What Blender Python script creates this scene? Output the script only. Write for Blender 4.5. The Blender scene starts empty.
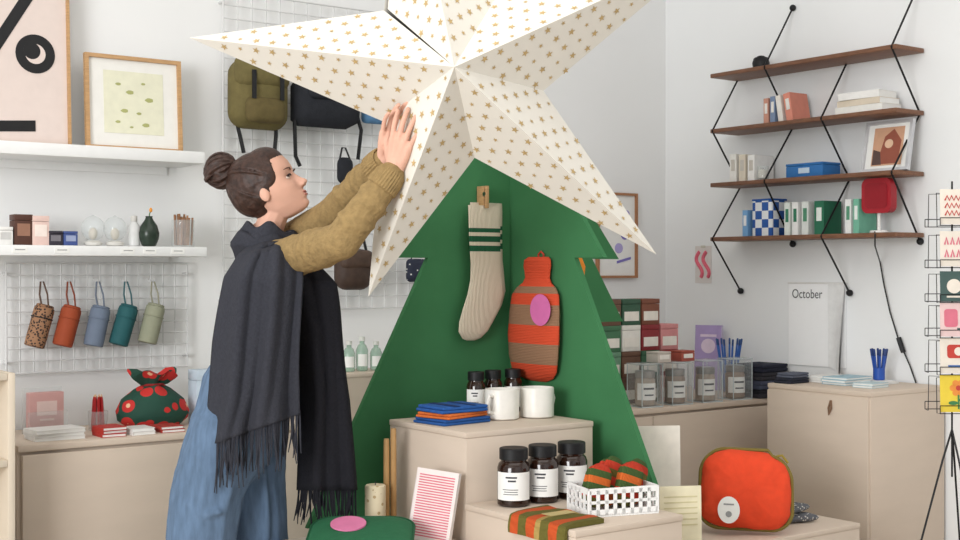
import bpy, bmesh, math, random
from math import sin, cos, pi, radians, exp
from mathutils import Vector, Matrix
random.seed(7)
SC=bpy.context.scene; C=SC.collection
F=1300.; H=1.30; A=math.atan2(1760,1300); sA,cA=sin(A),cos(A)
Vr=Vector((sA,-cA,0)); Vd=Vector((cA,sA,0)); Zu=Vector((0,0,1)); CAMYAW=A-pi/2
def P(px,py,d): return Vector((0,0,H))+Vr*((px-480)/F*d)+Vd*d+Zu*((270-py)/F*d)
def PY(px,py,y): return P(px,py,y/(Vd.y+Vr.y*(px-480)/F))
def PX(px,py,x): return P(px,py,x/(Vd.x+Vr.x*(px-480)/F))
def PZ(px,py,z): return P(px,py,(H-z)*F/(py-270))
def V(*a): return Vector(a)
# ---------------------------------------------------------------- materials
def lin(c): return tuple(((v/255.)/12.92 if v/255.<=.04045 else ((v/255.+.055)/1.055)**2.4) for v in c)
MC={}
def base_mat(key):
    m=bpy.data.materials.new('finish_%d'%len(MC)); m.use_nodes=True; MC[key]=m
    nt=m.node_tree; b=nt.nodes['Principled BSDF']; tc=nt.nodes.new('ShaderNodeTexCoord')
    return m,nt,b,tc
def add_bump(nt,b,tc,bump,bsc,kind='noise'):
    if kind=='noise':
        n=nt.nodes.new('ShaderNodeTexNoise'); n.inputs['Scale'].default_value=bsc; n.inputs['Detail'].default_value=3; out=n.outputs['Fac']
    else:
        n=nt.nodes.new('ShaderNodeTexWave'); n.inputs['Scale'].default_value=bsc; n.inputs['Distortion'].default_value=1.5
        n.bands_direction=kind; out=n.outputs['Fac']
    nt.links.new(tc.outputs['Object'],n.inputs['Vector'])
    bp=nt.nodes.new('ShaderNodeBump'); bp.inputs['Strength'].default_value=bump; bp.inputs['Distance'].default_value=.004
    nt.links.new(out,bp.inputs['Height']); nt.links.new(bp.outputs['Normal'],b.inputs['Normal'])
def mat(rgb,rough=.6,var=.05,sc=30,bump=0,bsc=150,metal=0,alpha=1,kind='noise',spec=.35,stretch=None):
    key=('m',rgb,rough,var,sc,bump,bsc,metal,alpha,kind,stretch)
    if key in MC: return MC[key]
    m,nt,b,tc=base_mat(key)
    n=nt.nodes.new('ShaderNodeTexNoise'); n.inputs['Scale'].default_value=sc; n.inputs['Detail'].default_value=4
    if stretch:
        mp=nt.nodes.new('ShaderNodeMapping'); mp.inputs['Scale'].default_value=stretch
        nt.links.new(tc.outputs['Object'],mp.inputs['Vector']); nt.links.new(mp.outputs['Vector'],n.inputs['Vector'])
    else: nt.links.new(tc.outputs['Object'],n.inputs['Vector'])
    r=nt.nodes.new('ShaderNodeValToRGB'); l=lin(rgb)
    r.color_ramp.elements[0].position=.3; r.color_ramp.elements[1].position=.7
    r.color_ramp.elements[0].color=tuple(max(0,c*(1-var)) for c in l)+(1,)
    r.color_ramp.elements[1].color=tuple(min(1,c*(1+var)) for c in l)+(1,)
    nt.links.new(n.outputs['Fac'],r.inputs['Fac']); nt.links.new(r.outputs['Color'],b.inputs['Base Color'])
    b.inputs['Roughness'].default_value=rough; b.inputs['Metallic'].default_value=metal
    b.inputs['Specular IOR Level'].default_value=spec; b.inputs['Alpha'].default_value=alpha
    if bump: add_bump(nt,b,tc,bump,bsc,kind)
    return m
def ramp(axis,lo,hi,stops,rough=.85,bump=.25,bsc=250,kind='noise'):
    key=('r',axis,lo,hi,tuple(stops))
    m,nt,b,tc=base_mat(key)
    s=nt.nodes.new('ShaderNodeSeparateXYZ'); nt.links.new(tc.outputs['Object'],s.inputs[0])
    mr=nt.nodes.new('ShaderNodeMapRange'); mr.inputs['From Min'].default_value=lo; mr.inputs['From Max'].default_value=hi
    nt.links.new(s.outputs[axis],mr.inputs['Value'])
    r=nt.nodes.new('ShaderNodeValToRGB'); cr=r.color_ramp; cr.interpolation='CONSTANT'
    for i,(t,c) in enumerate(stops):
        e=cr.elements[i] if i<2 else cr.elements.new(t)
        e.position=t; e.color=lin(c)+(1,)
    nt.links.new(mr.outputs[0],r.inputs['Fac']); nt.links.new(r.outputs['Color'],b.inputs['Base Color'])
    b.inputs['Roughness'].default_value=rough; b.inputs['Specular IOR Level'].default_value=.2
    if bump: add_bump(nt,b,tc,bump,bsc,kind)
    return m
def spots(bg,fg,scale,thr,fg2=None,rough=.8,rand=1):
    key=('s',bg,fg,scale,thr,rand)
    if key in MC: return MC[key]
    m,nt,b,tc=base_mat(key)
    v=nt.nodes.new('ShaderNodeTexVoronoi'); v.inputs['Scale'].default_value=scale; v.inputs['Randomness'].default_value=rand
    nt.links.new(tc.outputs['Object'],v.inputs['Vector'])
    r=nt.nodes.new('ShaderNodeValToRGB'); cr=r.color_ramp; cr.interpolation='CONSTANT'
    cr.elements[0].position=0; cr.elements[0].color=lin(fg2 or fg)+(1,)
    cr.elements[1].position=thr; cr.elements[1].color=lin(bg)+(1,)
    if fg2:
        e=cr.elements.new(thr*.35); e.color=lin(fg)+(1,)
    nt.links.new(v.outputs['Distance'],r.inputs['Fac']); nt.links.new(r.outputs['Color'],b.inputs['Base Color'])
    b.inputs['Roughness'].default_value=rough
    return m
def checker(a,c,scale):
    m,nt,b,tc=base_mat(('c',a,c,scale))
    k=nt.nodes.new('ShaderNodeTexChecker'); k.inputs['Scale'].default_value=scale
    k.inputs['Color1'].default_value=lin(a)+(1,); k.inputs['Color2'].default_value=lin(c)+(1,)
    mp=nt.nodes.new('ShaderNodeMapping'); mp.inputs['Location'].default_value=(.0013,.0017,.0011)
    nt.links.new(tc.outputs['Object'],mp.inputs['Vector']); nt.links.new(mp.outputs['Vector'],k.inputs['Vector'])
    nt.links.new(k.outputs['Color'],b.inputs['Base Color']); b.inputs['Roughness'].default_value=.6
    return m
WHITE=mat((241,241,239),.55,.02); BLACK=mat((22,22,24),.5,.1); PAPER=mat((240,239,235),.8,.02)
WALL=mat((242,243,243),.9,.008,3,.05,120); WALLB=mat((237,237,236),.9,.008,3,.05,120)
SHELF=mat((240,240,239),.45,.015); WIRE=mat((214,214,213),.4,.02)
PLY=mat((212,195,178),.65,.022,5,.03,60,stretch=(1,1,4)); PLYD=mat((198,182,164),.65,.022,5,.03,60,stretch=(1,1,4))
OAK=mat((190,150,106),.55,.15,14,.05,90,stretch=(2,2,14)); WALNUT=mat((122,84,62),.5,.2,10,.05,80,stretch=(12,2,12)); PALEWOOD=mat((222,208,188),.6,.03,8)
GREEN=mat((66,122,80),.85,.05,8,.05,80,spec=.12); GLASS=mat((228,234,234),.05,.02,alpha=.15,spec=.6)
GREENGLASS=mat((150,190,165),.08,.05,alpha=.5,spec=.6); BROWNGLASS=mat((42,24,16),.12,.1,spec=.6)
GREY=mat((150,150,150),.7,.05); DGREY=mat((70,70,74),.7,.08); GOLD=mat((190,162,112),.55,.12,80)
# ---------------------------------------------------------------- mesh builder
class B:
    def __init__(s): s.v=[]; s.f=[]; s.m=[]
    def add(s,vs,fs,mi=0,T=None):
        o=len(s.v)
        s.v+= [tuple(T@Vector(v)) if T is not None else tuple(v) for v in vs]
        s.f+= [tuple(i+o for i in f) for f in fs]; s.m+=[mi]*len(fs); return s
    def box(s,c,sz,mi=0,bev=0,seg=2,T=None):
        x,y,z=[q/2 for q in sz]
        if bev:
            t=bmesh.new(); bmesh.ops.create_cube(t,size=1)
            for v in t.verts: v.co=Vector((v.co.x*sz[0],v.co.y*sz[1],v.co.z*sz[2]))
            bmesh.ops.bevel(t,geom=t.edges[:],offset=min(bev,min(sz)*.49),segments=seg,affect='EDGES',profile=.5)
            t.verts.index_update()
            vs=[v.co+Vector(c) for v in t.verts]; fs=[[v.index for v in f.verts] for f in t.faces]; t.free()
        else:
            vs=[Vector(c)+V(a*x,b*y,d*z) for a in(-1,1) for b in(-1,1) for d in(-1,1)]
            fs=[(0,1,3,2),(4,6,7,5),(0,4,5,1),(2,3,7,6),(0,2,6,4),(1,5,7,3)]
        return s.add(vs,fs,mi,T)
    def rings(s,R,mi=0,cap=True,T=None):
        n=len(R[0]); vs=[p for r in R for p in r]; fs=[]
        for i in range(len(R)-1):
            for j in range(n):
                k=(j+1)%n; fs.append((i*n+j,i*n+k,(i+1)*n+k,(i+1)*n+j))
        if cap: fs+= [tuple(range(n-1,-1,-1)),tuple((len(R)-1)*n+j for j in range(n))]
        return s.add(vs,fs,mi,T)
    def lathe(s,prof,c=(0,0,0),n=24,mi=0,T=None,sy=1):
        c=Vector(c)
        return s.rings([[c+V(max(r,.0003)*cos(2*pi*j/n),sy*max(r,.0003)*sin(2*pi*j/n),z) for j in range(n)] for r,z in prof],mi,True,T)
    def tube(s,pts,r,n=6,mi=0,T=None):
        pts=[Vector(p) for p in pts]; R=[]; N=None
        for i,p in enumerate(pts):
            t=(pts[min(i+1,len(pts)-1)]-pts[max(i-1,0)]).normalized()
            if N is None: N=t.orthogonal().normalized()
            N=(N-t*N.dot(t)); N=N.normalized() if N.length>1e-6 else t.orthogonal().normalized()
            Bn=t.cross(N); rr=r[i] if isinstance(r,(list,tuple)) else r
            R.append([p+(N*cos(2*pi*j/n)+Bn*sin(2*pi*j/n))*rr for j in range(n)])
        return s.rings(R,mi,True,T)
    def sph(s,c,r,mi=0,basis=None,n=14,m=9,T=None):
        if not isinstance(r,(tuple,list)): r=(r,r,r)
        b=basis or (V(1,0,0),V(0,1,0),V(0,0,1)); c=Vector(c); R=[]
        for i in range(m+1):
            a=-pi/2+pi*i/m; q=max(cos(a),.01)
            R.append([c+b[0]*(r[0]*q*cos(2*pi*j/n))+b[1]*(r[1]*q*sin(2*pi*j/n))+b[2]*(r[2]*sin(a)) for j in range(n)])
        return s.rings(R,mi,True,T)
    def chain(s,pts,rad,mi=0):
        for p,r in zip(pts,rad): s.sph(p,r,mi,n=12,m=8)
        for i in range(len(pts)-1):
            if (Vector(pts[i])-Vector(pts[i+1])).length>1e-5: s.tube([pts[i],pts[i+1]],[rad[i],rad[i+1]],12,mi)
        return s
    def prism(s,poly,y0,y1,mi=0,T=None):
        return s.rings([[V(x,y0,z) for x,z in poly],[V(x,y1,z) for x,z in poly]],mi,True,T)
    def puff(s,out,th,mi=0,T=None,yo=0):
        cx=sum(p[0] for p in out)/len(out); cz=sum(p[1] for p in out)/len(out); R=[]
        for sc,y in ((.02,-1),(.4,-.97),(.7,-.82),(.88,-.55),(.97,-.25),(1,0),(.97,.25),(.88,.55),(.7,.82),(.4,.97),(.02,1)):
            R.append([V(cx+(x-cx)*sc,yo+y*th,cz+(z-cz)*sc) for x,z in out])
        return s.rings(R,mi,True,T)
    def patch(s,r,z0,z1,a0,a1,n=10,mi=0,c=(0,0,0)):
        vs=[];fs=[];c=Vector(c)
        for i in range(n+1):
            a=a0+(a1-a0)*i/n
            for z in(z0,z1): vs.append(c+V(r*cos(a),r*sin(a),z))
        for i in range(n): fs.append((2*i,2*i+2,2*i+3,2*i+1))
        return s.add(vs,fs,mi)
    def o(s,name,mats,parent=None,W=False,sharp=38,recalc=True):
        if not isinstance(mats,(list,tuple)): mats=[mats]
        me=bpy.data.meshes.new(name); me.from_pydata(s.v,[],s.f)
        for m in mats: me.materials.append(m)
        me.polygons.foreach_set('material_index',s.m)
        if W and parent is not None: me.transform(parent.matrix_basis.inverted() if parent.parent is None else (parent.parent.matrix_basis@parent.matrix_basis).inverted())
        if recalc:
            bm=bmesh.new(); bm.from_mesh(me); bmesh.ops.recalc_face_normals(bm,faces=bm.faces[:]); bm.to_mesh(me); bm.free()
        me.polygons.foreach_set('use_smooth',[True]*len(me.polygons)); me.set_sharp_from_angle(angle=radians(sharp))
        ob=bpy.data.objects.new(name,me); C.objects.link(ob)
        if parent is not None: ob.parent=parent
        return ob
def tag(o,label,cat,group=None):
    o['label']=label; o['category']=cat
    if group: o['group']=group
    return o
def thing(name,label,cat,loc,rz=0,group=None,rx=0,ry=0):
    o=bpy.data.objects.new(name,None); o.empty_display_size=.05; C.objects.link(o)
    o.location=loc; o.rotation_euler=(rx,ry,rz); return tag(o,label,cat,group)
def struct(o): o['kind']='structure'; return o
def rr(w,h,r,n=5,cx=0,cz=0):
    out=[]
    for sx,sz,a0 in((1,1,0),(-1,1,90),(-1,-1,180),(1,-1,270)):
        for i in range(n+1):
            a=radians(a0+90*i/n); out.append((cx+sx*(w/2-r)+r*cos(a),cz+sz*(h/2-r)+r*sin(a)))
    return out
def circ(cx,cz,r,n=28,rz=None): return [(cx+r*cos(2*pi*i/n),cz+(rz or r)*sin(2*pi*i/n)) for i in range(n)]
FLAT=Matrix.Rotation(pi/2,4,'X')
def wrinkle(o,strength,size,sub=2):
    m=o.modifiers.new('sub','SUBSURF'); m.levels=sub; m.render_levels=sub
    tx=bpy.data.textures.new('lumps','CLOUDS'); tx.noise_scale=size; d=o.modifiers.new('d','DISPLACE'); d.texture=tx; d.strength=strength; d.texture_coords='LOCAL'
# ---------------------------------------------------------------- room
YB=4.75; XR=4.68; CZ=3.3
def room():
    def bb(name,lo,hi,m): struct(B().box([(a+b)/2 for a,b in zip(lo,hi)],[b-a for a,b in zip(lo,hi)]).o(name,m))
    bb('wall_back',(-2.2,YB,0),(XR,YB+.1,CZ),WALLB); bb('wall_right',(XR,-1.5,0),(XR+.1,YB+.1,CZ),WALL)
    bb('floor',(-2.2,-1.5,-.06),(XR+.1,YB+.1,0),mat((186,174,158),.5,.12,5,.05,40,stretch=(1,12,1)))
    bb('ceiling',(-2.2,-1.5,CZ),(XR+.1,YB+.1,CZ+.08),WHITE)
    bb('baseboard_back',(-2.2,YB-.015,0),(XR-.015,YB,.09),WHITE); bb('baseboard_right',(XR-.015,-1.5,0),(XR,YB,.09),WHITE)
room()
# ---------------------------------------------------------------- furniture
def floating_shelf(label,z,pxr,th):
    x1=PY(pxr,0,4.5).x; x0=.7; t=thing('wall_shelf',label,'shelf',((x0+x1)/2,4.625,z-th),0,'white floating shelves')
    B().box((0,-.001,th/2),(x1-x0,.248,th),bev=.003).o('board',SHELF,t)
    b=B(); b.box((0,.118,-.015),(x1-x0-.1,.012,.03)); b.o('wall_rail',SHELF,t)
    return t
ZS1=PY(205,152,4.5).z; ZS2=PY(207,247,4.5).z
floating_shelf('thick white floating shelf carrying the two large framed prints',ZS1,205,.044)
lo=floating_shelf('thick white floating shelf with small boxes, glass globes and vase',ZS2,207,.036)
for px in(20,62,128,150,178):
    x=PY(px,0,4.5).x-lo.location.x; b=B(); b.box((x,-.126,.018),(.05,.002,.018)); b.box((x,-.1273,.02),(.034,.0008,.003),1); b.o('price_strip',[PAPER,GREY],lo)
def counter(label,x0,x1,y0,y1,h,doors,name='counter'):
    t=thing(name,label,'counter',((x0+x1)/2,(y0+y1)/2,0)); w=x1-x0; d=y1-y0
    B().box((0,.01,(h-.022)/2+.03),(w-.006,d-.02,h-.082),bev=.002).o('body',PLY,t)
    B().box((0,0,h-.011),(w,d,.022),bev=.003).o('worktop',PLY,t)
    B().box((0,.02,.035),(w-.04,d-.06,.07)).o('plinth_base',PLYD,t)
    for i in range(doors):
        ww=(w-.02)/doors; cx=-w/2+.01+ww*(i+.5)
        B().box((cx,-d/2-.002,(h-.03+.08)/2),(ww-.004,.018,h-.114),bev=.002).o('door',PLY,t)
    return t
XL=PY(18,0,4.3).x
counter('long low pale plywood counter under the wire grid of umbrellas',XL,2.62,4.3,4.74,.726,2)
counter('low pale plywood counter holding stacked cartons and clear canisters',2.9,4.66,3.92,4.74,.725,2)
t=thing('cabinet','tall pale plywood cabinet against the right wall with leather pull tab','cabinet',(4.42,3.385,0),-pi/2)
B().box((0,0,.02+.79/2),(.51,.478,.79),bev=.002).o('body',PLY,t); B().box((0,0,.82),(.514,.484,.02),bev=.003).o('worktop',PLY,t)
d_=B().box((0,-.245,.42),(.5,.014,.77),bev=.002).o('door',PLY,t)
b=B(); b.tube([(.08,-.256,.785),(.085,-.262,.755),(.075,-.264,.73),(.07,-.26,.755),(.078,-.256,.785)],.004); b.o('pull_tab',mat((130,100,78),.7),d_)
x1=PY(16,0,4.1).x; t=thing('shelf_unit','pale wooden open shelf unit cut off at the left edge','shelf unit',(x1-.3,4.25,0))
for sx in(-.29,.29): B().box((sx,0,.49),(.022,.28,.98),bev=.002).o('side_panel',PALEWOOD,t)
for z in(.969,.7,.35,.06): B().box((0,0,z),(.556,.28,.022),bev=.002).o('shelf_board',PALEWOOD,t)
B().box((0,.13,.5),(.556,.012,.9)).o('back_panel',WHITE,t)
def plinth(label,x0,x1,y0,y1,h):
    t=thing('plinth',label,'plinth',((x0+x1)/2,(y0+y1)/2,0)); w=x1-x0; d=y1-y0
    B().box((0,0,(h-.018)/2),(w-.004,d-.004,h-.018),bev=.002).o('body',PLY,t)
    B().box((0,0,h-.009),(w,d,.018),bev=.003).o('top_panel',PLY,t); return t
Z1,Z2,Z3,Z4=.83,.626,.42,.52
plinth('tall plywood plinth holding the white mugs inside the green tree',2.20,2.69,3.046,3.46,Z1)
plinth('plywood plinth holding three dark jars and the white crate',2.19,2.58,2.55,3.04,Z2)
plinth('low plywood plinth under the red cushion pouch',2.80,3.75,2.85,3.5,Z3)
plinth('low plywood plinth with candle, book and green pouch beside the woman',1.70,2.18,2.88,3.36,Z4)
# ---------------------------------------------------------------- tree
TX,TY=2.76,3.56
half=[(0,1.95),(.49,1.34),(.35,1.34),(.80,.5),(.62,.5),(.72,0)]
rear=[(0,1.95),(.5,1.34),(.37,1.34),(.52,1.11),(.37,1.11),(.60,.68),(.46,.68),(.5,0)]
t=thing('tree_display','green plywood tree built of two crossed slotted panels','display',(TX,TY,0))
poly=rear+[(-x,z) for x,z in half[:0:-1]]
B().prism(poly,-.009,.009).o('panel',GREEN,t)
R=Matrix.Rotation(-pi/2,4,'Z')
hp=[(0.0092,0)]+[(.0092,1.945)]+half[1:]
b=B(); b.prism(hp,-.009,.009,T=R); b.prism([(-x,z) for x,z in hp],-.009,.009,T=R); b.o('panel',GREEN,t)
# ---------------------------------------------------------------- star
d0=3.58; Cs=P(456,80,d0); k=d0/F
ang=[171,248,319,27,101]; rad=[270,234,266,285,275]; inr=[84,80,88,94,100]
O=[Cs+(Vr*cos(radians(a))+Zu*sin(radians(a)))*(r*k) for a,r in zip(ang,rad)]
I=[]
for i in range(5):
    a0=ang[i]; a1=ang[(i+1)%5]+(360 if ang[(i+1)%5]<a0 else 0); a=radians((a0+a1)/2)
    I.append(Cs+(Vr*cos(a)+Zu*sin(a))*(inr[i]*k))
fa=Cs-Vd*.23; ba=Cs+Vd*.23
star=thing('paper_star','giant white folded paper star printed with small gold stars','star',P(456,300,d0))
b=B()
def gold(a,p,q,off=.0012):
    n=(p-a).cross(q-a).normalized(); L=(p-a).length; e1=(p-a).normalized(); e2=n.cross(e1)
    hq=(q-a).dot(e2); lq=(q-a).dot(e1); s=.049; row=0; v=.018
    sgn=1 if hq>0 else -1; hh=abs(hq)
    while v<hh-.011:
        u0=v/hh*lq; u1=L-(L-lq)*v/hh; u=u0+.018+(row%2)*s*.5
        while u<u1-.015:
            c=a+e1*u+e2*(sgn*v)+n*off; sz=.0120 if (row+int(u/s))%3 else .0078; a0=random.random()*6.3
            pts=[c+(e1*cos(a0+pi*j/5)+e2*sin(a0+pi*j/5))*(sz if j%2==0 else sz*.40) for j in range(10)]
            b.add(pts+[c],[(j,(j+1)%10,10) for j in range(10)],1); u+=s
        v+=s*.82; row+=1
for ap in(fa,ba):
    for i in range(5):
        for kk,(p,q) in enumerate(((O[i],I[i]),(I[i-1],O[i]))):
            if ap is fa and i==4 and kk==0: q=I[4]+Vr*.010+Zu*.004     # slim open seam beside the top arm
            if ap is ba: p,q=q,p
            if (p-ap).cross(q-ap).dot(ap-Cs)<0: p,q=q,p
            b.add([ap,p,q],[(0,1,2)],0)
            if (p-ap).length>(q-ap).length: gold(ap,p,q)
            else: gold(ap,q,p,-.0012)
b.o('paper_body',[mat((226,221,211),.95,.012,6,spec=.05),GOLD],star,W=True,recalc=False,sharp=5)
top=O[4]
B().tube([top-Zu*.01,V(top.x,top.y,CZ)],.0025).o('hanging_cord',WHITE,star,W=True)
# ---------------------------------------------------------------- pictures
def picture(name,label,cat,base,rz,w,h,fw,fm,pm,art,lean=0,group=None,mats=()):
    t=thing(name,label,cat,base,rz,group,rx=-lean); b=B()
    for c,s in(((0,-.01,h-fw/2),(w,.02,fw)),((0,-.01,fw/2),(w,.02,fw)),((-w/2+fw/2,-.01,h/2),(fw,.02,h-2*fw)),((w/2-fw/2,-.01,h/2),(fw,.02,h-2*fw))): b.box(c,s)
    b.o('frame',fm,t)
    b=B(); b.box((0,-.005,h/2),(w-2*fw,.006,h-2*fw)); k=0
    for mi,poly in art:
        k+=1; b.prism([((u-.5)*w,v*h) for u,v in poly],-.0095-.0002*k,-.0085,mi)
    b.o('print',[pm]+list(mats),t); return t
base=PY(70,141,4.66); xr=base.x; w=.52; h=.72
def pu(px,py):
    q=PY(px,py,4.66); return ((q.x-(xr-w))/w,(q.z-ZS1)/h)
cx,cy=pu(36,54); cr=.070
ring=[(cx+cr*cos(2*pi*i/32)/w,cy+cr*sin(2*pi*i/32)/h) for i in range(32)]
art=[(1,[pu(-34,80),pu(-24,87),pu(47,-20),pu(37,-26)]),(1,ring),(2,[(cx+.036*cos(2*pi*i/28)/w,cy+.036*sin(2*pi*i/28)/h) for i in range(28)]),(1,[(cx+(-.012+.030*cos(2*pi*i/28))/w,cy+(.010+.030*sin(2*pi*i/28))/h) for i in range(28)]),(1,[pu(-25,121),pu(35,121),pu(35,132),pu(-25,132)])]
BLUSH=mat((222,206,198),.8,.02)
picture('framed_print','large blush framed print with bold black slash and moon disc','picture',(xr-w/2,4.66,ZS1+.001),0,w,h,.010,OAK,BLUSH,art,.05,'framed prints on the upper shelf',[BLACK,BLUSH])
q0=PY(85,0,4.64).x; q1=PY(181,0,4.64).x; w=q1-q0; h=PY(133,57,4.64).z-ZS1
art=[(1,[(.19,.18),(.81,.18),(.81,.84),(.19,.84)])]
for u,v,r in((.34,.7,.02),(.46,.62,.028),(.6,.72,.016),(.66,.55,.03),(.4,.42,.026),(.55,.4,.018),(.33,.3,.018),(.62,.28,.026),(.47,.25,.013)):
    art.append((2,[(u+r*1.3*cos(2*pi*i/10)*(1+.25*(i%2)),v+r*.8*sin(2*pi*i/10)) for i in range(10)]))
picture('framed_print','oak framed cream print with pale yellow field and olive sprigs','picture',((q0+q1)/2,4.64,ZS1+.001),0,w,h,.014,OAK,mat((234,232,226),.8,.02),art,.06,'framed prints on the upper shelf',[mat((226,224,200),.8,.04),mat((170,172,112),.8,.05)])
q0=PY(596,0,4.74).x; q1=PY(636,0,4.74).x; z0=PY(620,278,4.74).z; z1=PY(620,193,4.74).z
art=[(1,circ(.7,.55,.12,16,.1)),(2,circ(.55,.35,.1,16,.06)),(1,[(.3,.7),(.6,.8),(.62,.77),(.32,.66)]),(1,[(.5,.2),(.85,.25),(.85,.22),(.5,.17)]),(2,circ(.75,.75,.07,12,.05))]
picture('framed_print','thin brown framed print hanging behind the green tree','picture',((q0+q1)/2,4.745,z0),0,q1-q0,z1-z0,.012,mat((170,120,85),.6),PAPER,art,0,None,[mat((130,120,190),.7),mat((180,170,220),.7)])
# ---------------------------------------------------------------- small cartons & generic
def carton(label,base,rz,sz,col,lcol,name='box',group=None,cat='box',lab=(.7,.4,.5)):
    t=thing(name,label,cat,base,rz,group); w,d,h=sz
    B().box((0,0,h*.4),(w,d,h*.8),bev=.0015).o('body',mat(col,.6),t)
    B().box((0,0,h*.9+.0004),(w*1.012,d*1.012,h*.2-.0012),bev=.0015).o('lid',mat(col,.55),t)
    B().box((0,-d/2-.001,h*lab[2]),(w*lab[0],.0016,h*lab[1])).o('label',mat(lcol,.7),t); return t
def yx(px,y): return PY(px,0,y).x
for px,w,hp,col,lc,lb in((3,.05,17,(232,230,226),(200,198,195),'white low box at the far left of the lower shelf'),(21,.062,29,(82,52,42),(150,110,90),'dark brown tall box on the lower white shelf'),(38,.06,28,(226,196,186),(240,225,215),'blush pink tall box on the lower white shelf'),(53,.05,14,(52,48,58),(120,116,122),'small charcoal box on the lower white shelf'),(68,.05,14,(66,84,140),(150,160,190),'small blue box on the lower white shelf')):
    carton(lb,(yx(px,4.6),4.6,ZS2+.0005),0,(w,.06,hp*.0037),col,lc,group='small boxes on the lower shelf')
for px,lb in((93,'clear glass globe on a base beside the small blue box'),(115,'clear glass globe on a base beside the white bottle')):
    t=thing('glass_globe',lb,'ornament',(yx(px,4.6),4.6,ZS2+.0005),0,'glass globes on the lower shelf')
    B().lathe([(0.02,0),(.03,.004),(.034,.012),(.018,.02),(.0,.02)],mi=0).o('base',mat((225,222,215),.5),t)
    B().lathe([(.015,.021),(.03,.03),(.04,.05),(.042,.066),(.038,.086),(.024,.102),(.008,.108),(.002,.112)]).o('dome',mat((220,228,228),.05,.02,alpha=.24,spec=.6),t)
    b=B(); b.sph((0,0,.045),(.016,.016,.022)); b.o('filling',mat((214,204,188),.7),t)
t=thing('bottle','slim frosted white bottle between glass globe and dark vase','bottle',(yx(134,4.6),4.6,ZS2+.0005))
B().lathe([(.018,0),(.022,.004),(.022,.075),(.012,.088),(.01,.092)]).o('body',mat((226,226,224),.3,alpha=.8),t); B().lathe([(.011,.092),(.012,.094),(.012,.112),(.002,.114)]).o('cap',mat((205,202,196),.5),t)
t=thing('vase','dark green pear shaped vase with an orange bud','vase',(yx(149,4.58),4.58,ZS2+.0005))
B().lathe([(.018,0),(.026,.004),(.036,.03),(.038,.05),(.03,.078),(.016,.098),(.012,.108),(.014,.112),(.008,.112)]).o('body',mat((44,56,46),.25,.2,60),t)
b=B(); b.tube([(0,0,.1),(.002,0,.12),(.006,0,.13)],.002); b.sph((.007,0,.135),(.006,.006,.009),1); b.o('bud',[mat((80,110,60)),mat((226,150,60))],t)
t=thing('jar','clear glass jar filled with brown wooden sticks','jar',(yx(183,4.6),4.6,ZS2+.0005))
B().lathe([(.04,0),(.043,.004),(.043,.1),(.041,.102),(.039,.1),(.039,.006),(.0,.006)]).o('glass',GLASS,t)
b=B()
for i in range(26):
    a=random.random()*6.3; r=.032*math.sqrt(random.random()); b.tube([(r*cos(a),r*sin(a),.007),(r*1.12*cos(a+.1),r*1.12*sin(a+.1),.105+.02*random.random())],.004)
b.o('sticks',[mat((150,108,76),.7,.3,60)],t)
# ---------------------------------------------------------------- wire grids
def grid(label,pxl,pxr,pt,pb,y,nx,nz,hooks):
    x0=yx(pxl,y); x1=yx(pxr,y); mid=(pxl+pxr)/2; z1=PY(mid,pt,y).z; z0=PY(mid,pb,y).z
    t=thing('wire_grid',label,'wire grid',((x0+x1)/2,y,z0)); w=x1-x0; h=z1-z0
    b=B()
    for i in range(nx+1): b.tube([(-w/2+w*i/nx,0,0),(-w/2+w*i/nx,0,h)],.0026,5)
    for i in range(nz+1): b.tube([(-w/2,-.004,h*i/nz),(w/2,-.004,h*i/nz)],.0026,5)
    b.o('mesh_wires',WIRE,t)
    B().tube([(-w/2,-.002,0),(w/2,-.002,0),(w/2,-.002,h),(-w/2,-.002,h),(-w/2,-.002,0)],.0045,6).o('frame',WIRE,t)
    for sx in(-1,1):
        for z in(.04,h-.04): B().tube([(sx*w/2,.0,z),(sx*w/2,4.75-y,z)],.006,8).o('wall_bracket',WIRE,t)
    for px,py in hooks:
        q=PY(px,py,y-.05)-t.location
        B().tube([q+V(0,.05,.012),q+V(0,.042,.004),q+V(0,0,0),q+V(0,-.006,.008)],.0025).o('hook',WIRE,t)
    return t
UM=[(45,307,34,347,'leopard'),(72,308,62,346,'rust'),(101,308,93,346,'slate'),(129,307,118,345,'teal'),(156,306,147,343,'sage')]
grid('small white wire grid on the wall holding five folded umbrellas',6,187,263,370,4.715,14,9,[(p[0]-3,282) for p in UM])
grid('tall white wire grid panel hung with backpacks and bags',223,421,5,309,4.715,15,24,[(262,62),(320,76),(374,98),(345,150),(352,240)])
UC={'leopard':(spots((150,110,80),(50,34,28),110,.42),(92,70,58)),'rust':(mat((152,68,38),.75),(130,66,44)),'slate':(mat((106,118,136),.75),(110,118,132)),'teal':(mat((36,88,92),.75),(60,98,104)),'sage':(mat((148,150,128),.75),(150,148,130))}
UL={'leopard':'leopard patterned compact umbrella hanging on the wire grid','rust':'rust orange compact umbrella hanging on the wire grid','slate':'slate blue compact umbrella hanging on the wire grid','teal':'dark teal compact umbrella hanging on the wire grid','sage':'pale sage compact umbrella hanging on the wire grid'}
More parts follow.
